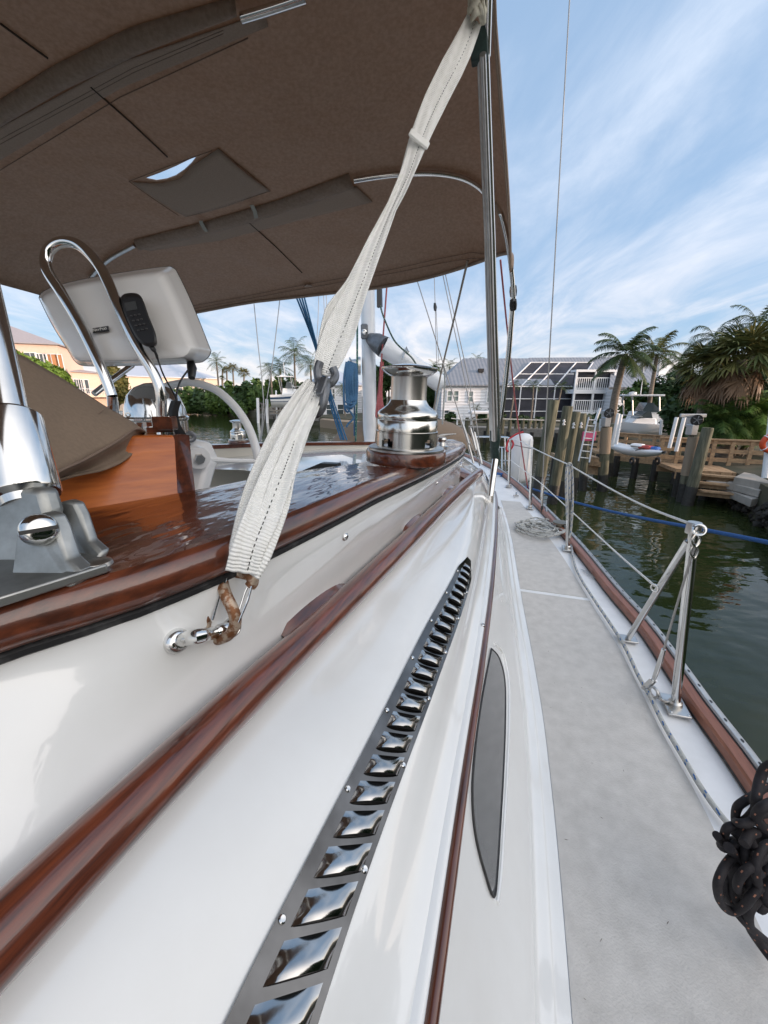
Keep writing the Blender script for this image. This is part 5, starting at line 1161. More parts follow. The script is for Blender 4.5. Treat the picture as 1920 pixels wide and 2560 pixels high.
def dock(name, label, poly, th, m, posts=(), cat='dock'):
    c = poly[0]; t = thing(name, label, cat, c)
    # planked deck
    n = max(4, int((poly[1]-poly[0]).length/.28)); pl = MB()
    for i in range(n):
        a = poly[0].lerp(poly[1], (i+.03)/n); b = poly[0].lerp(poly[1], (i+.97)/n); c2 = poly[3].lerp(poly[2], (i+.97)/n); d2 = poly[3].lerp(poly[2], (i+.03)/n)
        pl.prism([a, b, c2, d2], (0, 0, -th*.5))
    pl.build('planks', m, t, smooth=0)
    MB().bar(poly[0]-UP*th*.95, poly[1]-UP*th*.95, .08, th*.9).build('fascia', m, t, smooth=0)
    MB().bar(poly[3]-UP*th*.95, poly[2]-UP*th*.95, .08, th*.9).build('fascia', m, t, smooth=0)
    for p in posts: MB().tube([Vector((p.x, p.y, p.z)), Vector((p.x, p.y, -1.2))], .12, 10).build('support_post', WET, t)
    return t
zd = .9
A1, B1 = WZ(1490, 1128, zd), WZ(1712, 1150, zd); off = Vector((.25, 1.4, 0))
dock('wooden_walkway', 'brown wooden walkway with railing behind the kayak', [A1, B1, B1+off, A1+off], .2, WOOD, [A1.lerp(B1, f)-UP*.1 for f in (.05, .28, .5, .72, .95)])
railing('wooden_railing', 'brown wooden railing along the walkway behind the kayak', A1+off*.9, B1+off*.9, .72, 6)
A2, B2 = WZ(1690, 1172, zd), WZ(1990, 1192, zd)
dock('wooden_walkway', 'brown wooden walkway between the bare piling and the life ring', [A2, B2, B2+Vector((.3, 1.3, 0)), A2+Vector((.3, 1.3, 0))], .22, WOOD, [A2.lerp(B2, f)-UP*.1 for f in (.05, .3)])
railing('wooden_railing', 'brown wooden railing left of the life ring', A2+Vector((.3, 1.25, 0)), B2+Vector((.3, 1.25, 0)), .85, 6)
st = thing('wooden_steps', 'short brown wooden steps below the walkway by the concrete landing', 'steps', WZ(1800, 1200, .5))
for k in range(3):
    a = WZ(1718, 1180, .9)-UP*.2*k+Vector((0, -.25*k, 0)); b = WZ(1838, 1190, .9)-UP*.2*k+Vector((0, -.25*k, 0)); MB().prism([a, b, b+Vector((0, -.24, 0)), a+Vector((0, -.24, 0))], (0, 0, -.05)).build('step', WOOD, st, smooth=0)
    MB().bar(a-UP*.12+Vector((0, -.02, 0)), b-UP*.12+Vector((0, -.02, 0)), .03, .14).build('riser', WOOD, st, smooth=0)
# ladder platform
Q0, Q1 = WZ(1418, 1152, .85), WZ(1510, 1165, .85)
dock('ladder_platform', 'small stepped wooden platform with leaning aluminium ladder', [Q0, Q1, Q1+Vector((.2, 2.2, 0)), Q0+Vector((.3, 2.2, 0))], .24, WOOD, [Q0-UP*.1, Q1-UP*.1, Q1+Vector((.1, 1.5, -.1)), Q0+Vector((.2, 1.5, -.1))], 'platform')
MB_ = MB(); u0 = WZ(1430, 1136, 1.12); u1 = WZ(1505, 1146, 1.12); MB_.prism([u0, u1, u1+Vector((.1, .9, 0)), u0+Vector((.1, .9, 0))], (0, 0, -.12)); MB_.bar(u0-UP*.2, u1-UP*.2, .08, .16)
tag(MB_.build('platform_step', WOOD, smooth=0), 'raised plank step on top of the ladder platform', 'step')
ld = thing('ladder', 'aluminium ladder leaning on the wooden platform', 'ladder', WD(1450, 1155, 10.6))
for (a, b, c, d_) in ((1472, 1045, 1446, 1155), (1492, 1046, 1473, 1158)): MB().bar(WD(a, b, 11.6), WD(c, d_, 10.7), .035, .09).build('ladder_rail', ALU, ld, smooth=0)
for k in range(7):
    f = (k+.3)/7; MB().tube([WD(1472, 1045, 11.6).lerp(WD(1446, 1155, 10.7), f), WD(1492, 1046, 11.6).lerp(WD(1473, 1158, 10.7), f)], .018, 8).build('rung', ALU, ld)
tag(MB().box(WD(1472, 1091, 11.9), (.42, .05, .28), bev=.02).build('pink_sign', mat('pink_board', (.38, .06, .16), rough=.6)), 'small pink board hanging behind the ladder', 'sign')
# concrete landing and stairs
cs = thing('concrete_landing', 'pale concrete landing with three steps on the dark seawall', 'landing', WZ(1840, 1240, .4))
def cprism(px_, z, th, nm='slab'): 
    P = [WZ(u, v, z) for u, v in px_]; MB().prism(P, (0, 0, -th)).build(nm, CONC, cs, smooth=0, bevel=.02)
cprism([(1722, 1188), (1800, 1212), (1822, 1206), (1850, 1190), (1760, 1178)], .62, .16)
cprism([(1798, 1214), (1880, 1248), (1925, 1240), (1850, 1208)], .55, .22, 'step'); cprism([(1818, 1205), (1900, 1226), (1935, 1218), (1850, 1190)], .76, .2, 'step'); cprism([(1836, 1192), (1925, 1208), (1960, 1200), (1860, 1180)], .95, .2, 'step')
MB().box(WZ(1925, 1235, .5)+Vector((.35, .1, .0)), (.5, .5, 1.5), bev=.03).build('concrete_pier', CONC, cs)
# rocky oyster seawall
rk = MB(); rg = random.Random(5); shore = [(1690, 1196), (1740, 1216), (1790, 1244), (1840, 1272), (1890, 1306), (1940, 1345), (1990, 1390)]
for i in range(len(shore)-1):
    for k in range(46):
        f = rg.random(); u = shore[i][0]*(1-f)+shore[i+1][0]*f; v = shore[i][1]*(1-f)+shore[i+1][1]*f; p = WZ(u, v, 0)+Vector((rg.uniform(0, .5), rg.uniform(0, .35), 0)); p.z = rg.uniform(-.1, .5)
        s_ = rg.uniform(.05, .13); bm = bmesh.new(); bmesh.ops.create_icosphere(bm, subdivisions=1, radius=s_)
        for v_ in bm.verts: v_.co *= rg.uniform(.7, 1.25)
        bm.verts.index_update(); rk.add([v_.co+p for v_ in bm.verts], [[v_.index for v_ in f_.verts] for f_ in bm.faces]); bm.free()
tag(rk.build('oyster_rocks', ROCK, smooth=0), 'dark oyster covered rocks at the foot of the seawall', 'rocks', kind='stuff')
# far dock in front of the white house
zf = 1.0; F0, F1 = WZ(1128, 1066, zf), WZ(1470, 1078, zf); F0 = Vector((F0.x, 28.2, zf)); F1 = Vector((F1.x, 25.5, zf))
dock('far_dock', 'grey weathered dock along the bank before the white house', [F0, F1, F1+Vector((0, 2, 0)), F0+Vector((0, 2, 0))], .35, WOODG, [F0.lerp(F1, f)-UP*.2 for f in [i/11 for i in range(12)]])
for i, u in enumerate((1168, 1222, 1258, 1276, 1292, 1308, 1324, 1338, 1352)):
    D = 27; top = WD(u, 1044+i*.4, D); tag(MB().tube([Vector((top.x, D, .6)), top], .12, 10).build('dock_post', PILE), ['leftmost short dock post, under the boat shelter', 'short dock post at the right end of the boat shelter', 'short dock post left of the canopy leg', 'short dock post just right of the canopy leg', 'short dock post under the left royal palm', 'short dock post left of the white fender top', 'short dock post under the middle royal palm', 'short dock post right of the white fender top', 'rightmost short dock post beside the thick piling'][i], 'post', 'short posts on the far dock')
tag(MB().tube(smooth_path([WD(u, v, 26.9) for u, v in ((1128, 1046), (1168, 1050), (1222, 1047), (1276, 1048), (1308, 1049), (1338, 1050), (1400, 1052))], 5), .035, 6).build('rope_rail', ROPEW), 'pale rope strung along the short posts of the far dock', 'rope')
sh = thing('boat_shelter', 'low white framed boat lift shelter before the white house', 'shelter', WD(1140, 1060, 27))
MB().box((WD(1177, 1029, 27)+WD(1229, 1032, 27))/2, (px(56, 27), 1.2, .18), bev=.03).build('shelter_top', TRIM, sh)
for u in (1143, 1160, 1178, 1220, 1228): MB().bar(WD(u, 1062, 27), WD(u, 1031, 27), .09, .09, (0, 1, 0)).build('shelter_post', TRIM, sh, smooth=0)
MB().bar(WD(1125, 1027, 27), WD(1180, 1030, 27), .08, .08).build('shelter_beam', TRIM, sh, smooth=0)
for i, (u, v) in enumerate(((1129, 1040), (1127, 1022))): pass
# left dock with lift
zf = 1.1; G0, G1 = WD(645, 1037, 50), WD(800, 1062, 44); G0.z = G1.z = .95
dock('left_dock', 'grey wooden dock under the raised blue motorboat', [G0, G1, G1+Vector((0, 1.6, 0)), G0+Vector((0, 1.6, 0))], .35, WOODG, [G0.lerp(G1, f)-UP*.2 for f in [i/7 for i in range(8)]])
for i, (u, v0, v1) in enumerate(((644, 995, 1034), (667, 998, 1036), (690, 976, 1020), (720, 985, 1040), (752, 982, 1020), (810, 1005, 1050))):
    D = 48; tag(MB().tube([WD(u, v0, D), Vector((WD(u, v1, D).x, D, .0))], .17 if i in (0, 1, 5) else .09, 10).build('lift_post', TRIM if i != 3 else PILE), ['thick white post at the left end of the left dock', 'second thick white post at the left dock', 'thin white post at the stern of the blue motorboat', 'dark lift post in front of the blue motorboat', 'thin white post at the bow of the blue motorboat', 'thick white post right of the white strap on the left dock'][i], 'post', 'posts of the left boat lift')
railing('dock_railing', 'low grey rail at the left end of the left dock', WD(648, 1030, 49), WD(672, 1034, 48.5), 1.1, 3, WOODG, 2)
lt = thing('boat_lift', 'grey lift cradle beams beneath the blue motorboat', 'boat lift', WD(720, 1035, 48))
for v in (1026, 1033): MB().bar(WD(674, v, 47.6), WD(765, v+2, 47.6), .15, .18).build('cradle_beam', WOODG, lt, smooth=0)
# concrete dock right of the strap
tag(MB().prism([WZ(800, 1068, .0), WZ(905, 1082, 0), WZ(905, 1082, 0)+Vector((0, 4, 0)), WZ(800, 1068, 0)+Vector((0, 4, 0))], (0, 0, .8)).build('seawall', mat('tan_concrete', (.26, .20, .14), rough=.9), smooth=0), 'tan concrete seawall before the white house by the mast', 'wall')
# ---- boats
def motorboat(o, ux, Ln, bm_, hh, label, hullm, stripem=None, top=True, name='motorboat', ob=0, extra=None, cat='motorboat'):
    L = Loc(o, ux); t = thing(name, label, cat, o)
    rows = []; nx = 14
    for i in range(nx+1):
        f = i/nx; x = Ln*f; b = bm_/2*(1-max(0, (f-.45)/.55)**2.2*.98); sh_ = hh*(1+.25*f*f); kz = hh*.55*max(0, (f-.6)/.4)**2
        rows.append([L(x, -b, sh_), L(x, -b*.96, sh_*.55), L(x, -b*.75, hh*.25+kz*.7), L(x, 0, kz), L(x, b*.75, hh*.25+kz*.7), L(x, b*.96, sh_*.55), L(x, b, sh_)])
    mb = MB().grid(rows); mb.prism(rows[0], L.ux*.02); mb.build('hull', hullm, t, smooth=40)
    if stripem:
        for s_ in (0, 6):
            MB().grid([[r[s_]+(r[s_]-r[3]).normalized()*.0+UP*-.28+L.uy*(-.015 if s_ == 0 else .015), r[1 if s_ == 0 else 5].lerp(r[2 if s_ == 0 else 4], .35)+L.uy*(-.02 if s_ == 0 else .02)] for r in rows]).build('hull_band', stripem, t)
    MB().grid([[r[0]+UP*-.06, r[3]+UP*(r[0].z-r[3].z+.0), r[6]+UP*-.06] for r in rows]).build('boat_deck', WHITEP, t)
    c = MB(); c.prism([L(Ln*.30, -bm_*.28, hh), L(Ln*.78, -bm_*.2, hh*1.1), L(Ln*.70, -bm_*.2, hh*1.42), L(Ln*.55, -bm_*.26, hh*1.5), L(Ln*.33, -bm_*.28, hh*1.5)], L.uy*bm_*.54); c.build('cabin', WHITEP, t, smooth=0, bevel=.05)
    w_ = MB(); w_.prism([L(Ln*.54, -bm_*.29, hh*1.5), L(Ln*.66, -bm_*.26, hh*1.48), L(Ln*.52, -bm_*.28, hh*2.0), L(Ln*.45, -bm_*.28, hh*2.0), L(Ln*.40, -bm_*.29, hh*1.5)], L.uy*bm_*.56); w_.build('windshield', PANE, t, smooth=0)
    if top:
        zt_ = hh*2.35; lbox(L, Ln*.2, Ln*.62, -bm_*.4, bm_*.4, zt_, zt_+.1).build('hardtop', WHITEP, t, smooth=0, bevel=.03)
        for x in (.24, .56):
            for y in (-.36, .36): MB().tube([L(Ln*(x+.05), bm_*y, hh*1.2), L(Ln*x, bm_*y, zt_)], .04, 8).build('top_leg', ALU, t)
        MB().tube([L(Ln*.4, 0, zt_), L(Ln*.38, 0, zt_+1.6)], .025, 6).build('antenna', TRIM, t)
        MB().lathe(L(Ln*.3, 0, zt_+.1), [(.2, 0), (.2, .12), (0, .16)], UP, 12).build('radar', TRIM, t)
    for k in range(ob):
        y = (k-(ob-1)/2)*.65; m1 = MB(); m1.box(L(-.35, y, hh*1.05), (.55, .42, .55), L.M(), .1); m1.build('outboard_motor', mat('navy_cowl', (.015, .02, .05), rough=.3, coat=.5), t); 
    rl = MB(); rl.tube([L(Ln*.6, -bm_*.35, hh*1.6), L(Ln*.97, -.05, hh*1.75), L(Ln*.97, .05, hh*1.75), L(Ln*.6, bm_*.35, hh*1.6)], .02, 6); rl.build('bow_rail', SSB, t)
    return t
NAVY = mat('navy_hull', (.03, .07, .14), rough=.3, coat=.4)
motorboat(WD(681, 1019, 48), Vector((1, .1, 0)), 4.3, 2.1, 1.45, 'white and navy fishing boat with hardtop raised on the left lift', WHITEP, NAVY)
bb = MB(); o_ = WD(681, 1019, 48)
motorboat(WD(1505, 1092, 24), Vector((1, -.25, 0)), 4.2, 2.2, 1.0, 'white cuddy boat with T-top and long antenna raised behind the wooden railing', WHITEP, mat('grey_band', (.5, .52, .54), rough=.4))
motorboat(WD(1668, 1093, 22), Vector((-1, .12, 0)), 2.9, 1.6, .7, 'low white boat with two dark blue outboards beside the cuddy boat', WHITEP, None, top=False, ob=2)
# kayak on the dock edge
ky = thing('kayak', 'white kayak with red and blue gear strapped on the wooden walkway', 'kayak', WD(1600, 1143, 13))
kc = WD(1602, 1128, 13.2); rows = []
for i in range(15):
    f = i/14; y = -1.1+3.6*f; q = math.sin(math.pi*min(.98, .03+f))**.65; wk = .34*q; hk_ = .24*q; up_k = .14*(1-q)
    rows.append([kc+Vector((wk*math.cos(a), y, .02+up_k+hk_*math.sin(a)*(1 if math.sin(a) < 0 else .4))) for a in [2*math.pi*k/16 for k in range(17)]])
MB().grid(rows).build('kayak_hull', WHITEP, ky, smooth=180)
for d_, m_, s_ in (((-.05, -.3, .17), mat('red_gear', (.4, .06, .05), rough=.6), (.35, .4, .12)), ((.1, -.5, .15), mat('blue_gear', (.03, .12, .4), rough=.6), (.28, .3, .12)), ((-.2, -.1, .2), TRIM, (.3, .4, .12))): MB().box(kc+Vector(d_), s_, Matrix.Rotation(.5, 3, 'Z'), .05).build('gear_bag', m_, ky)
for s_ in (-1, 1): MB().torus(kc+Vector((s_*.42, -.3, -.28)), (1, 0, 0), .09, .045, 16, 8).build('cart_wheel', BLACKR, ky)
MB().tube([kc+Vector((-.44, -.4, .08)), kc+Vector((0, -.4, .2)), kc+Vector((.44, -.4, .08))], .015, 6).build('tie_strap', BLACK, ky)
# life ring on white post
lr = WD(1930, 1108, 9.6); rgm = mat('life_ring_orange', (.62, .075, .02), rough=.5)
t = thing('life_ring', 'orange life ring hanging on the white post at the right edge', 'life ring', lr-UP*.3); MB().torus(lr, (-.3, -1, 0), .185, .06, 32, 12).build('ring', rgm, t)
for k in range(4):
    a = math.pi/4+k*math.pi/2; x = Vector((1, -.3, 0)).normalized(); MB().torus(lr+(x*math.cos(a)+UP*math.sin(a))*.185, (x*-math.sin(a)+UP*math.cos(a)), .064, .012, 14, 6).build('ring_band', TRIM, t)
tag(MB().tube([WD(1912, 1195, 9.6), WD(1922, 1110, 9.75), WD(1932, 1020, 9.75)], .07, 12).build('ring_post', PVC), 'white post carrying the orange life ring', 'post')
# unseen trees added behind the camera to block the sun from the boat
for i, (x, y, hh_, r_) in enumerate(((10, -4.5, 6.4, 3.6), (12.5, -8, 7, 4), (9, -9.5, 6.4, 3.6), (14, -3, 7.4, 4), (17, -7, 8, 4.5), (6.5, -14, 6, 3.5), (20, -3, 8.5, 5), (11.5, -1, 6.6, 3), (22, -9, 8.5, 5))):
    bush('tree', 'dense green unseen tree added behind the camera to block the sun, '+['nearest the boat', 'second back', 'close to the stern', 'tall, third row', 'in the last row', 'behind the stern', 'tallest far back', 'nearest the walkway', 'outermost of all'][i], 'tree', [(Vector((x, y, hh_*.55)), Vector((r_, r_*.8, hh_*.5))), (Vector((x+1.5, y-1, hh_*.35)), Vector((r_, r_, hh_*.4)))], LDARK, 3000, 1.0, seed=90+i, group='unseen trees added to shade the boat')
# ============================================================ DECK GEAR AND RIGGING
def tz(u, v, z=-.975): return z/ray(u, v).z
def pole(ub, vb, ut, vt, r, zb=-.97, dD=0, plate=True, m=SS):
    b = WZ(ub, vb, CZ+zb); t = WD(ut, vt, b.y+dD); s_ = MB().tube([b, b.lerp(t, .5), t], [r, r, r*.98], 16).build('stanchion', m, boat)
    if plate: MB().prism([b+BX*a+BY*c+UP*-.006 for a, c in ((-.032, -.05), (.032, -.05), (.032, .05), (-.032, .05))], UP*.007).build('stanchion_plate', SSB, s_, bevel=.002); MB().lathe(b, [(r*1.5, 0), (r*1.45, .012), (r*1.05, .018)], (t-b), 18).build('stanchion_collar', SSB, s_)
    return b, t, s_
S1b, S1t, s1 = pole(1688, 1762, 1737, 1308, .0135)
for a, c in ((-.024, -.04), (.024, -.04), (.024, .04)): MB().lathe(S1b+BX*a+BY*c, [(.005, 0), (.0045, .002), (.002, .003)], UP, 10).build('plate_screw', SS, s1)
MB().lathe(S1t-UP*.03, [(.0185, 0), (.0185, .03), (.017, .033), (.0, .034)], UP, 20).build('top_collar', SSB, s1)
b2_ = WZ(1570, 1597, CZ-.97); br = MB().tube([b2_, b2_.lerp(WD(1727, 1345, S1t.y), .98)], .0115, 14).build('brace_tube', SS, s1)
MB().prism([b2_+BX*a+BY*c+UP*-.006 for a, c in ((-.035, -.02), (.035, -.02), (.035, .03), (-.035, .03))], UP*.007).build('brace_plate', SSB, s1, bevel=.002)
MB().torus(S1b+UP*.03-BX*.03, (S1b-b2_), .024, .005, 20, 8, 0, math.pi).build('base_loop', SSB, s1)
# wire stay with turnbuckle
wt = WD(1737, 1362, S1t.y-.02); wm = W(1650, 1655, tz(1650, 1655, -.80)); wl = W(1634, 1700, tz(1634, 1700, -.90)); we = W(1615, 1718, tz(1615, 1718, -.945))
g_ = thing('gate_stay', 'steel wire stay with turnbuckle beside the braced gate stanchion', 'stay', we)
MB().tube([wt, wm], .0032, 8).build('wire', WIRE, g_); MB().tube([wm.lerp(wt, .12), wm, wl], [.006, .0075, .0065], 12).build('swage_terminal', SS, g_)
fk = MB(); d_ = (we-wl).normalized(); x_ = d_.cross(UP).normalized()
for s_ in (-1, 1): fk.bar(wl+x_*s_*.008, we+x_*s_*.008, .005, .014)
fk.build('fork_jaw', SS, g_); MB().tube([we-x_*.014, we+x_*.014], .0055, 12).build('clevis_pin', SSB, g_)
MB().torus(we+Vector((.03, .0, -.02)), x_, .017, .005, 18, 8).build('link_ring', SSB, g_)
# snap shackle hanging at the stanchion head
sn = thing('snap_shackle', 'polished chain shackles hanging from the top of the braced stanchion', 'shackle', S1t)
vT = (EYE-S1t).normalized()
MB().torus(WD(1748, 1325, S1t.y-.03), vT+Vector((.3, 0, 0)), .014, .0042, 20, 8).build('ring', SS, sn)
MB().tube(smooth_path([WD(1741, 1330, S1t.y-.03), WD(1728, 1352, S1t.y-.03), WD(1738, 1366, S1t.y-.03), WD(1750, 1350, S1t.y-.03), WD(1745, 1330, S1t.y-.03)], 5), .004, 8).build('link', SS, sn)
MB().tube(smooth_path([WD(1735, 1358, S1t.y-.02), WD(1724, 1380, S1t.y-.02), WD(1735, 1395, S1t.y-.02), WD(1745, 1375, S1t.y-.02), WD(1738, 1358, S1t.y-.02)], 5), .0035, 8).build('link', SS, sn)
S2b, S2t, s2_ = pole(1419, 1370, 1423, 1162, .0135)
S3b, S3t, s3_ = pole(1325, 1268, 1332, 1120, .0135)
S4b, S4t, s4_ = pole(1272, 1215, 1276, 1098, .0135)
def line(pts, r, name, m, label=None, cat='wire', group=None, parent=None, n=6, seg=8):
    o = MB().tube(smooth_path(pts, n), r, seg).build(name, m, parent, smooth=180)
    if label: tag(o, label, cat, group)
    return o
gl_ = 'lifelines along the right side deck'
line([S1t+Vector((-.0, 0, -.006)), WD(1614, 1266, S1t.y*.62+S2t.y*.38), WD(1521, 1219, S1t.y*.33+S2t.y*.67), S2t], .0042, 'lifeline', WIREW, 'white upper lifeline sagging from the braced stanchion to the second stanchion', 'lifeline', gl_)
line([S2t, WD(1380, 1143, (S2t.y+S3t.y)/2), S3t, WD(1300, 1103, S4t.y*.6+S3t.y*.4), S4t], .0042, 'lifeline', WIREW, 'white upper lifeline running from the second stanchion forward to the bow', 'lifeline', gl_)
S1m = WD(1637, 1465, S1b.y+.12)
line([S1m, WD(1544, 1384, S1m.y*.6+S2b.y*.4), WD(1438, 1287, S2b.y), WD(1354, 1210, S3b.y*.8+S2b.y*.2), WD(1328, 1190, S3b.y), WD(1276, 1150, S4b.y)], .0038, 'lifeline', WIREW, 'white lower lifeline ending at a shackle on the slanting brace tube', 'lifeline', gl_)
o = MB().torus(WD(1637, 1470, S1m.y-.02), (1, .4, 0), .012, .003, 14, 6).build('shackle', SS); tag(o, 'small bow shackle at the end of the lower lifeline', 'shackle')
# blue mooring line
line([W(1288, 1210, 5.2), W(1343, 1226, 4.5), W(1417, 1250, 3.9), W(1521, 1277, 3.3), W(1620, 1298, 2.8), W(1715, 1316, 2.4), W(1820, 1336, 2.1), W(1960, 1364, 1.8)], .0115, 'mooring_line', ROPEB, 'bright blue mooring line crossing the right side behind the stanchions', 'rope', n=8, seg=12)
# shroud
sb = W(1356, 1292, 3.42); 
sh_ = thing('shroud', 'long steel shroud wire rising from the deck edge past the canopy', 'shroud', sb)
MB().tube([W(1356, 1215, 3.4), W(1373, 900, 3.1), W(1400, 420, 2.75), W(1424, 0, 2.45), W(1440, -300, 2.3)], [.0055, .0050, .0045, .0042, .004], 8).build('wire', WIRE, sh_)
MB().tube([W(1357, 1195, 3.4), W(1356, 1215, 3.4), W(1355, 1240, 3.4), W(1355, 1265, 3.42)], [.006, .012, .012, .009], 12).build('turnbuckle', SSB, sh_)
MB().tube([W(1355, 1262, 3.42), sb, W(1356, 1300, 3.42)], [.009, .015, .013], 10).build('chain_plate', BLACKR, sh_)
# deck rope with blue flecks
def fleckrope(pts, r, label, m, fm, name='rope', cat='rope', step=.045, fl=.012, n=8):
    P = smooth_path(pts, n); base = P[0]; t = thing(name, label, cat, base)
    bo = MB().tube(P, r, 10).build('braid', m, t, smooth=180); mb = MB(); acc = 0; i_ = 0
    for a, b in zip(P, P[1:]):
        d = (b-a).length; q = 0
        while acc+d-q >= step:
            q += step-acc; acc = 0; c = a.lerp(b, min(1, q/d)); tt = (b-a).normalized(); v_ = (EYE-c).normalized(); s2 = tt.cross(v_).normalized(); n_ = s2.cross(tt).normalized(); n_ = n_ if n_.dot(v_) > 0 else -n_
            for sg in (-1, 1):
                a_ = .55*sg*(1 if i_ % 2 else .2); cc = c+(n_*math.cos(a_)+s2*math.sin(a_))*r*1.02+tt*sg*fl*.3; nn_ = (n_*math.cos(a_)+s2*math.sin(a_)); ss = tt.cross(nn_)
                mb.add([cc-ss*r*.3-tt*fl*.5, cc+ss*r*.3-tt*fl*.2, cc+ss*r*.35+tt*fl*.5, cc-ss*r*.25+tt*fl*.25], [(0, 1, 2, 3)])
            i_ += 1
        acc += d-q
    if mb.v: two(bo, mb, fm)
    return t
dk = [(1428, 1347), (1434, 1400), (1452, 1446), (1484, 1497), (1554, 1603), (1595, 1687), (1628, 1747), (1660, 1812), (1707, 1892), (1755, 1972), (1808, 2045), (1870, 2110)]
ROPEWG = mat('grey_white_rope', (.50, .50, .47), (.38, .39, .38), rough=.9, scale=140, bump=.5, bscale=500, bdist=.001)
fleckrope([WD(1424, 1165, S2t.y-.02), WD(1424, 1240, S2t.y-.03), WZ(1426, 1330, CZ-.93)]+[WZ(u, v, CZ-.968) for u, v in dk[1:]], .0068, 'white rope with blue flecks lying along the outer edge of the side deck', ROPEWG, FLB)
hk2 = S2t.y-.03
fleckrope([WD(1418, 1300, hk2), WD(1415, 1230, hk2), WD(1416, 1172, hk2), WD(1424, 1158, hk2-.02), WD(1430, 1172, hk2), WD(1432, 1240, hk2), WD(1429, 1310, hk2), WD(1424, 1345, hk2)], .0065, 'blue flecked rope doubled over the top of the second stanchion', ROPEWG, FLB)
# coiled line on deck and its cleat
rg = random.Random(12); cp_ = []
for i in range(150):
    a = i*.42; cx = 1338+14*math.sin(i*.11); cy = 1318+5*math.sin(i*.07+1); rx = 42+16*math.sin(i*.19)+rg.uniform(-5, 5); ry = 13+6*math.sin(i*.23+2)
    cp_.append(WZ(cx+rx*math.cos(a)+12, cy+ry*math.sin(a)+6*math.cos(a), CZ-.966+.02*abs(math.sin(i*.31))))
fleckrope(cp_, .0062, 'tangled heap of white rope lying on the side deck by the cleat', ROPEWG, BLACK, 'coiled_rope', step=.07, n=3)
cl_ = MB(); c = WZ(1400, 1316, CZ-.95); cl_.lathe(c, [(.05, -.02), (.05, -.005), (.03, 0), (.028, .02), (.055, .028), (.055, .036), (.0, .04)], UP, 22); cl_.build('deck_cleat', mat('bronze_cleat', (.22, .19, .15), rough=.4, metal=.9), boat)
for (u, v) in ((1290, 1239), (1365, 1283)):
    c = WZ(u, v, CZ-.97); m_ = MB(); m_.tube([c-BY*.05+UP*.025, c+UP*.03, c+BY*.05+UP*.025], [.005, .009, .005], 8); m_.tube([c, c+UP*.028], .008, 8); m_.box(c, (.05, .03, .01)); m_.build('small_cleat', SSB, boat)
gr = MB(); 
for k in range(7): 
    a = WZ(1452+k*4.2, 1424+k*3.2, CZ-.976); gr.bar(a, a+BX*.035+BY*-.004, .004, .003)
gr.build('drain_grate', SSB, boat)
for u, v in ((1300, 1690), (1290, 1500)): pass
# fender at the bow with red lashing
fc = W(1302, 1146, 5.4); fax = Vector((-.05, 0, 1)).normalized()
fd = thing('fender', 'big white fender standing outside the rail near the bow', 'fender', fc-UP*.33)
MB().lathe(fc-fax*.345, [(.02, 0), (.09, .012), (.135, .05), (.148, .10), (.150, .35), (.148, .59), (.135, .64), (.09, .675), (.02, .69)], fax, 28).build('fender_body', mat('fender_white', (.76, .77, .78), rough=.45), fd, smooth=180)
MB().tube([fc+fax*.34, fc+fax*.37, fc+fax*.40], [.03, .03, .012], 10).build('fender_eye', BLACKR, fd)
for d_ in (-.055, .05): MB().tube([fc+Vector((d_, -.143, -.30)), fc+Vector((d_, -.147, 0)), fc+Vector((d_, -.143, .28))], .006, 6).build('moulded_ridge', WHITEP, fd)
line([W(1308, 1080, 5.2), W(1290, 1086, 5.2), W(1272, 1100, 5.2), W(1266, 1122, 5.2), W(1272, 1128, 5.2), W(1283, 1112, 5.2), W(1278, 1098, 5.2)], .013, 'red_rope', mat('bright_red_rope', (.42, .03, .04), rough=.7), 'bright red rope looped over the top left of the fender', 'rope')
line([W(1251, 650, 2.8), W(1271, 850, 3.4), W(1292, 1034, 4.0), W(1320, 1225, 4.3)], .007, 'halyard', ROPER, 'dull red line slanting from the canopy corner down past the fender', 'rope')
line([W(1284, 1112, 5.1), W(1310, 1118, 5.1), W(1330, 1121, 5.1)], .005, 'lashing', GALV, 'thin grey lashing across the fender', 'rope')
# bow rail
pu = MB(); T = 5.6
pul = MB().tube(smooth_path([W(1180, 1092, T+.6), W(1215, 1092, T+.2), W(1262, 1093, T), W(1276, 1097, T-.2)], 4), .0135, 12).build('bow_pulpit', SS, boat)
for a in (((1247, 1096), (1246, 1195)), ((1262, 1095), (1264, 1205)), ((1255, 1118), (1255, 1200)), ((1270, 1098), (1273, 1210))): MB().tube([W(*a[0], T), W(*a[1], T-.1)], .011, 10).build('pulpit_post', SS, pul)
for a in (((1225, 1118), (1276, 1119)), ((1228, 1150), (1276, 1152)), ((1225, 1182), (1274, 1180))): MB().tube([W(*a[0], T+.1), W(*a[1], T)], .009, 8).build('pulpit_rail', SS, pul)
cp_ = [W(1243+16*math.cos(i*.9)+rg.uniform(-5, 5), 1190+6*math.sin(i*.9)+rg.uniform(-3, 3), 5.0) for i in range(26)]
line(cp_, .012, 'blue_rope', ROPEB, 'small pile of blue rope on the foredeck left of the fender', 'rope', n=3)
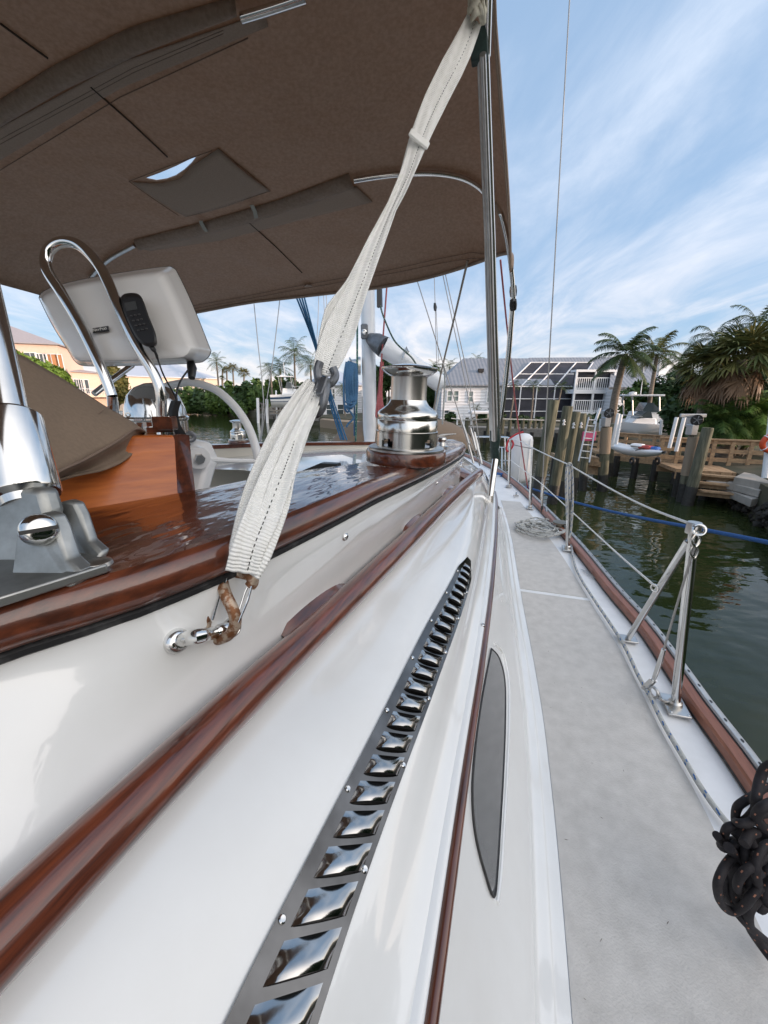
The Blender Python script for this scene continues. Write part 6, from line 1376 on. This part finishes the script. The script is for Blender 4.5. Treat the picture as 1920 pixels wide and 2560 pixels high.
# ---- mast, spar and lines
mt_ = [W(918, 1300, 4.7), W(921, 700, 4.5)]
def oval(c, ax, x, rx, ry, n=24): y = ax.cross(x).normalized(); return [c+x*rx*math.copysign(abs(math.cos(2*math.pi*k/n))**.7, math.cos(2*math.pi*k/n))+y*ry*math.copysign(abs(math.sin(2*math.pi*k/n))**.7, math.sin(2*math.pi*k/n)) for k in range(n)]
ma = (W(918, 600, 4.4)-W(926, 1150, 4.72)).normalized(); mx_ = Vector((1, 0, 0)); rows = []
for f in (0, .1, .2, 5): c = W(926, 1150, 4.72)-UP*.35+ma*(f*2.2 if f < 5 else 13); rows.append(oval(c, ma, (mx_-ma*mx_.dot(ma)).normalized(), .082, .13))
mast = closed(rows, True, True).build('mast', SPARW, boat, smooth=60)
br_ = MB(); c = W(911, 829, 4.38); br_.box(c, (.08, .04, .16), bev=.015); br_.build('mast_bracket', GALV, mast); MB().lathe(c+Vector((0, -.02, -.01)), [(.028, 0), (.028, .03), (.018, .035), (.016, .012)], (0, -1, 0), 18).build('bracket_eye', SS, mast)
MB().lathe(W(912, 915, 4.55)+Vector((-.05, 0, 0)), [(.10, 0), (.10, .03), (.075, .05), (.07, .10), (.095, .12), (.095, .13), (.0, .14)], (-1, -.1, 0), 22).build('mast_winch', SSB, mast)
MB().tube([W(925, 846, 4.45), W(942, 856, 4.38), W(960, 868, 4.35)], [.06, .10, .115], 18).build('gooseneck', GALV, mast)
spr = MB().tube([W(958, 867, 4.35), W(1030, 912, 4.45), W(1095, 955, 4.55), W(1104, 961, 4.56), W(1108, 964, 4.57)], [.112, .105, .098, .085, .04], 24).build('spar', SPARW, boat, smooth=60)
MB().tube([W(1005, 897, 4.2), W(1011, 880, 4.3), W(1016, 868, 4.35), W(1021, 880, 4.3)], .012, 8).build('spar_block', SSB, spr)
MB().tube([W(972, 898, 4.40), W(1095, 981, 4.55)], .006, 8).build('spar_stay', WIRE, spr)
MB().prism([W(941, 640, 4.2), W(950, 640, 4.2), W(953, 765, 4.2), W(942, 768, 4.2)], BY*.05).build('halyard_strap', BLACK, mast)
line([W(951, 765, 4.2), W(960, 795, 4.2), W(985, 850, 4.2), W(1012, 878, 4.2), (W(1030, 895, 4.25)), W(1047, 922, 4.3)], .009, 'green_line', mat('dark_green_rope', (.02, .06, .045), (.25, .27, .24), rough=.8, scale=70, lo=.52, hi=.6), 'dark green control line curving from the black strap down to the spar', 'rope')
gb = 'blue ropes running from the canopy to the coaming'
for i, (a, m_, b) in enumerate((((738, 735), (788, 868), (852, 1100)), ((744, 733), (791, 868), (857, 1100)), ((752, 735), (794, 880), (861, 1100)), ((758, 733), (798, 885), (867, 1100)))):
    line([W(*a, 3.05), W(*m_, 3.3), W((m_[0]+b[0])/2-2, (m_[1]+b[1])/2, 3.55), W(*b, 3.8)], .0070, 'control_line', mat('line_blue', (.05, .20, .38), (.03, .12, .26), rough=.8, scale=100), ['leftmost of the four blue lines behind the white strap', 'second from the left of the four blue lines behind the strap', 'third from the left of the four blue lines behind the strap', 'rightmost of the four blue lines behind the white strap'][i], 'rope', gb)
hc = thing('coiled_rope', 'coil of blue rope hanging on the left side of the mast', 'rope', W(878, 1060, 4.35))
for i in range(8):
    x = 868+i*2.8; w_ = 3+rg.uniform(0, 4); y1 = 985+rg.uniform(-14, 40)
    MB().tube(smooth_path([W(x-2, 905+i, 4.4), W(x-w_-2, 950, 4.38-i*.01), W(x-w_, y1, 4.36), W(x+2, y1+14, 4.34), W(x+w_, y1-4, 4.36), W(x+w_+1, 950, 4.36), W(x+3, 903+i, 4.4)], 5), .0115, 8).build('loop', ROPEC, hc, smooth=180)
MB().tube(smooth_path([W(864, 1004, 4.3), W(878, 1010, 4.28), W(890, 1006, 4.3), W(878, 1018, 4.27), W(864, 1015, 4.3), W(876, 1030, 4.28), W(884, 1045, 4.3), W(870, 1060, 4.3), W(866, 1068, 4.3)], 5), .0115, 8).build('tail', ROPEC, hc, smooth=180)
line([W(893, 690, 4.4), W(893, 900, 4.45), W(892, 1000, 4.45), W(889, 1105, 4.5)], .011, 'halyard', ROPEG, 'green flecked halyard running straight down left of the mast', 'rope')
line([W(887, 900, 4.5), W(886, 1000, 4.5), W(886, 1090, 4.5)], .010, 'halyard', ROPEC, 'blue halyard tail between the coil and the green rope', 'rope')
line([W(969, 690, 4.3), W(955, 880, 4.3), W(947, 1000, 4.35), W(944, 1045, 4.4)], .009, 'halyard', ROPER, 'dull red halyard running down right of the mast', 'rope')
rr_ = thing('red_rope_bundle', 'bunched dull red rope tails at the foot of the mast', 'rope', W(950, 1040, 4.4))
for i in range(5): MB().tube(smooth_path([W(952+i*1.5, 905, 4.35), W(946+i*2, 980, 4.35), W(940+i*5, 1035, 4.3), W(943+i*5, 1044, 4.3)], 4), .009, 8).build('tail', ROPER, rr_, smooth=180)
gw = 'thin rigging wires seen under the canopy'
wl_ = (((635, 760), (646, 870), (659, 1000), (650, 1105), 4.6, .0055, 'leftmost thin wire under the canopy, right of the pod'), ((700, 745), (681, 908), (667, 1000), (652, 1105), 4.7, .0055, 'thin wire crossing the darker coconut palm'), ((797, 725), (795, 800), (790, 880), (786, 960), 5, .004, 'thin grey wire just left of the white strap'), ((808, 722), (811, 780), (814, 850), (818, 930), 5, .004, 'left of two thin wires ending behind the strap'), ((815, 720), (817, 780), (820, 850), (824, 930), 5, .004, 'right of two thin wires ending behind the strap'),
       ((1036, 680), (1090, 850), (1146, 1029), (1200, 1165), 3.1, .0042, 'dark wire slanting from beside the spar to the chainplates'), ((1085, 675), (1088, 765), (1090, 850), (1093, 925), 4.3, .0042, 'vertical wire carrying a small black block'), ((1090, 770), (1093, 830), (1096, 890), (1100, 935), 4.3, .0035, 'short wire beneath the small black block'), ((1104, 672), (1135, 820), (1172, 1000), (1190, 1120), 3.4, .0042, 'left of the paired wires above the white house'), ((1110, 670), (1143, 820), (1182, 1000), (1200, 1120), 3.4, .0042, 'right of the paired wires above the white house'))
for a, b, c, d, t_, r_, lab in wl_: line([W(*a, t_), W(*b, t_), W(*c, t_), W(*d, t_)], r_, 'rigging_wire', WIRE, lab, 'wire', gw, n=2)
MB_ = MB().tube([W(1087, 758, 4.28), W(1088, 768, 4.28), W(1088, 776, 4.28)], [.012, .02, .014], 10); tag(MB_.build('rigging_block', BLACK), 'small black block on the vertical wire right of the spar', 'block')
line([W(1169, 652, 2.4), W(1138, 785, 2.9), W(1107, 913, 3.3), W(1081, 1040, 3.6)], .0075, 'canopy_strap', mat('grey_tan_webbing', (.30, .26, .22), rough=.9), 'taupe strap from the canopy hem slanting down to the left', 'strap')
line([W(1108, 905, 3.5), W(1112, 955, 3.6), W(1106, 1060, 3.8)], .008, 'sheet_line', ROPEWG, 'pale line hanging from the end of the white spar', 'rope')
line([W(1100, 975, 4.0), W(1085, 1045, 4.0), W(1075, 1090, 4.0)], .008, 'sheet_line', ROPEWG, 'pale line running down and left from the spar end', 'rope')
cpl = MB().tube([W(1146, 1029, 3.05), W(1160, 1072, 3.0), W(1172, 1110, 2.95)], [.005, .011, .010], 10).build('rigging_turnbuckle', SSB, boat)
for a, b in (((1176, 1070), (1190, 1125)), ((1186, 1080), (1199, 1140)), ((1168, 1100), (1184, 1158)), ((1192, 1110), (1204, 1160))): MB().tube([W(*a, 3.0), W((a[0]+b[0])/2, (a[1]+b[1])/2, 2.98), W(*b, 2.95)], [.007, .012, .009], 10).build('rigging_turnbuckle', SSB, boat)
# folded spray hood behind the coaming
sc_ = B(-1.0, 4.9, -.95); rows = []
shc = W(1005, 1125, 5.0)
for i in range(17):
    a = math.pi*i/16; rows.append([shc+BX*0+Vector((-.88*math.cos(a)*(1-.0*k/8), -.55*math.cos(math.pi/2*k/8)*.6, 0))+UP*(math.sin(a)**.7*.42*math.sin(math.pi/2*(k+1.2)/9.2)+.005*math.sin(i*2.1+k)) for k in range(9)])
sho = MB().grid(rows).build('spray_hood', COVER, smooth=180, solid=.01); tag(sho, 'folded tan canvas spray hood behind the mast and winch', 'spray hood')
# black rope hank at the lower right
K = lambda X, Y, t=.70: W(1700+.271*X, 1850+.271*Y, t)
bh = thing('black_rope_hank', 'black rope with orange flecks bunched and hanging at the lower right', 'rope', K(700, 1100))
paths = [[(900, 200), (790, 260), (740, 360), (715, 470), (700, 560), (700, 640), (640, 720), (560, 790), (520, 900)],
 [(900, 430), (780, 440), (700, 500), (600, 560), (530, 620), (510, 720), (530, 830), (540, 950), (560, 1080)],
 [(860, 700), (760, 680), (640, 760), (560, 770), (520, 760)], [(900, 560), (800, 600), (740, 640), (700, 720), (760, 800), (830, 830)],
 [(500, 790), (440, 810), (410, 870), (420, 930), (500, 930), (560, 920)], [(340, 880), (380, 930), (450, 960), (380, 960), (390, 990), (440, 1000), (520, 960)],
 [(450, 990), (490, 1040), (560, 1100), (640, 1180)], [(620, 1000), (520, 1050), (440, 1130), (380, 1230), (345, 1340), (360, 1460), (420, 1550), (500, 1580), (590, 1530), (660, 1440), (740, 1350)],
 [(640, 1050), (540, 1120), (470, 1200), (400, 1290), (400, 1390), (450, 1480), (520, 1540), (600, 1550), (640, 1430)], [(660, 1100), (560, 1150), (500, 1230), (480, 1330), (490, 1430), (540, 1500)],
 [(700, 1150), (610, 1200), (540, 1290), (530, 1380), (600, 1350), (660, 1280), (740, 1220)], [(640, 900), (700, 1000), (800, 1040), (900, 1080)], [(600, 1000), (680, 1100), (740, 1220), (760, 1350), (780, 1500), (740, 1560), (700, 1500)],
 [(820, 850), (720, 900), (650, 960), (600, 1040), (620, 1140)], [(870, 950), (780, 980), (720, 1080), (700, 1200), (720, 1330)], [(780, 1400), (700, 1480), (640, 1560), (630, 1650), (650, 1740), (720, 1850), (800, 1960), (880, 2060)],
 [(500, 1560), (580, 1660), (660, 1740), (740, 1810), (850, 1900)], [(880, 1130), (800, 1180), (760, 1280), (700, 1400)], [(860, 1250), (800, 1330), (780, 1440), (830, 1530)], [(540, 960), (620, 960), (740, 940), (860, 900)], [(590, 1080), (640, 1200), (590, 1330), (560, 1450)], [(700, 850), (640, 870), (590, 960)], [(860, 1040), (760, 1100), (660, 1160)]]
for i, p in enumerate(paths):
    tt = .685+.022*math.sin(i*1.7); r_ = .0068 if i % 3 else .0078
    pts = [K(x, y, tt+.015*math.sin(j*1.1+i)) for j, (x, y) in enumerate(p)]
    P = smooth_path(pts, 6); ro = MB().tube(P, r_, 12).build('rope_turn', ROPEK, bh, smooth=180)
    mb = MB(); acc = .0
    for a, b in zip(P, P[1:]):
        acc += (b-a).length
        if acc > .028:
            acc = 0; tn = (b-a).normalized(); v_ = (EYE-a).normalized(); s2 = tn.cross(v_).normalized(); n_ = s2.cross(tn).normalized(); n_ = n_ if n_.dot(v_) > 0 else -n_; a_ = rg.uniform(-.7, .7); q = n_*math.cos(a_)+s2*math.sin(a_); c = a+q*r_*1.03; s3 = tn.cross(q)
            mb.add([c-s3*.0009-tn*.003, c+s3*.0012-tn*.002, c+s3*.0009+tn*.003, c-s3*.0012+tn*.002], [(0, 1, 2, 3)])
    if mb.v: two(ro, mb, FLK)
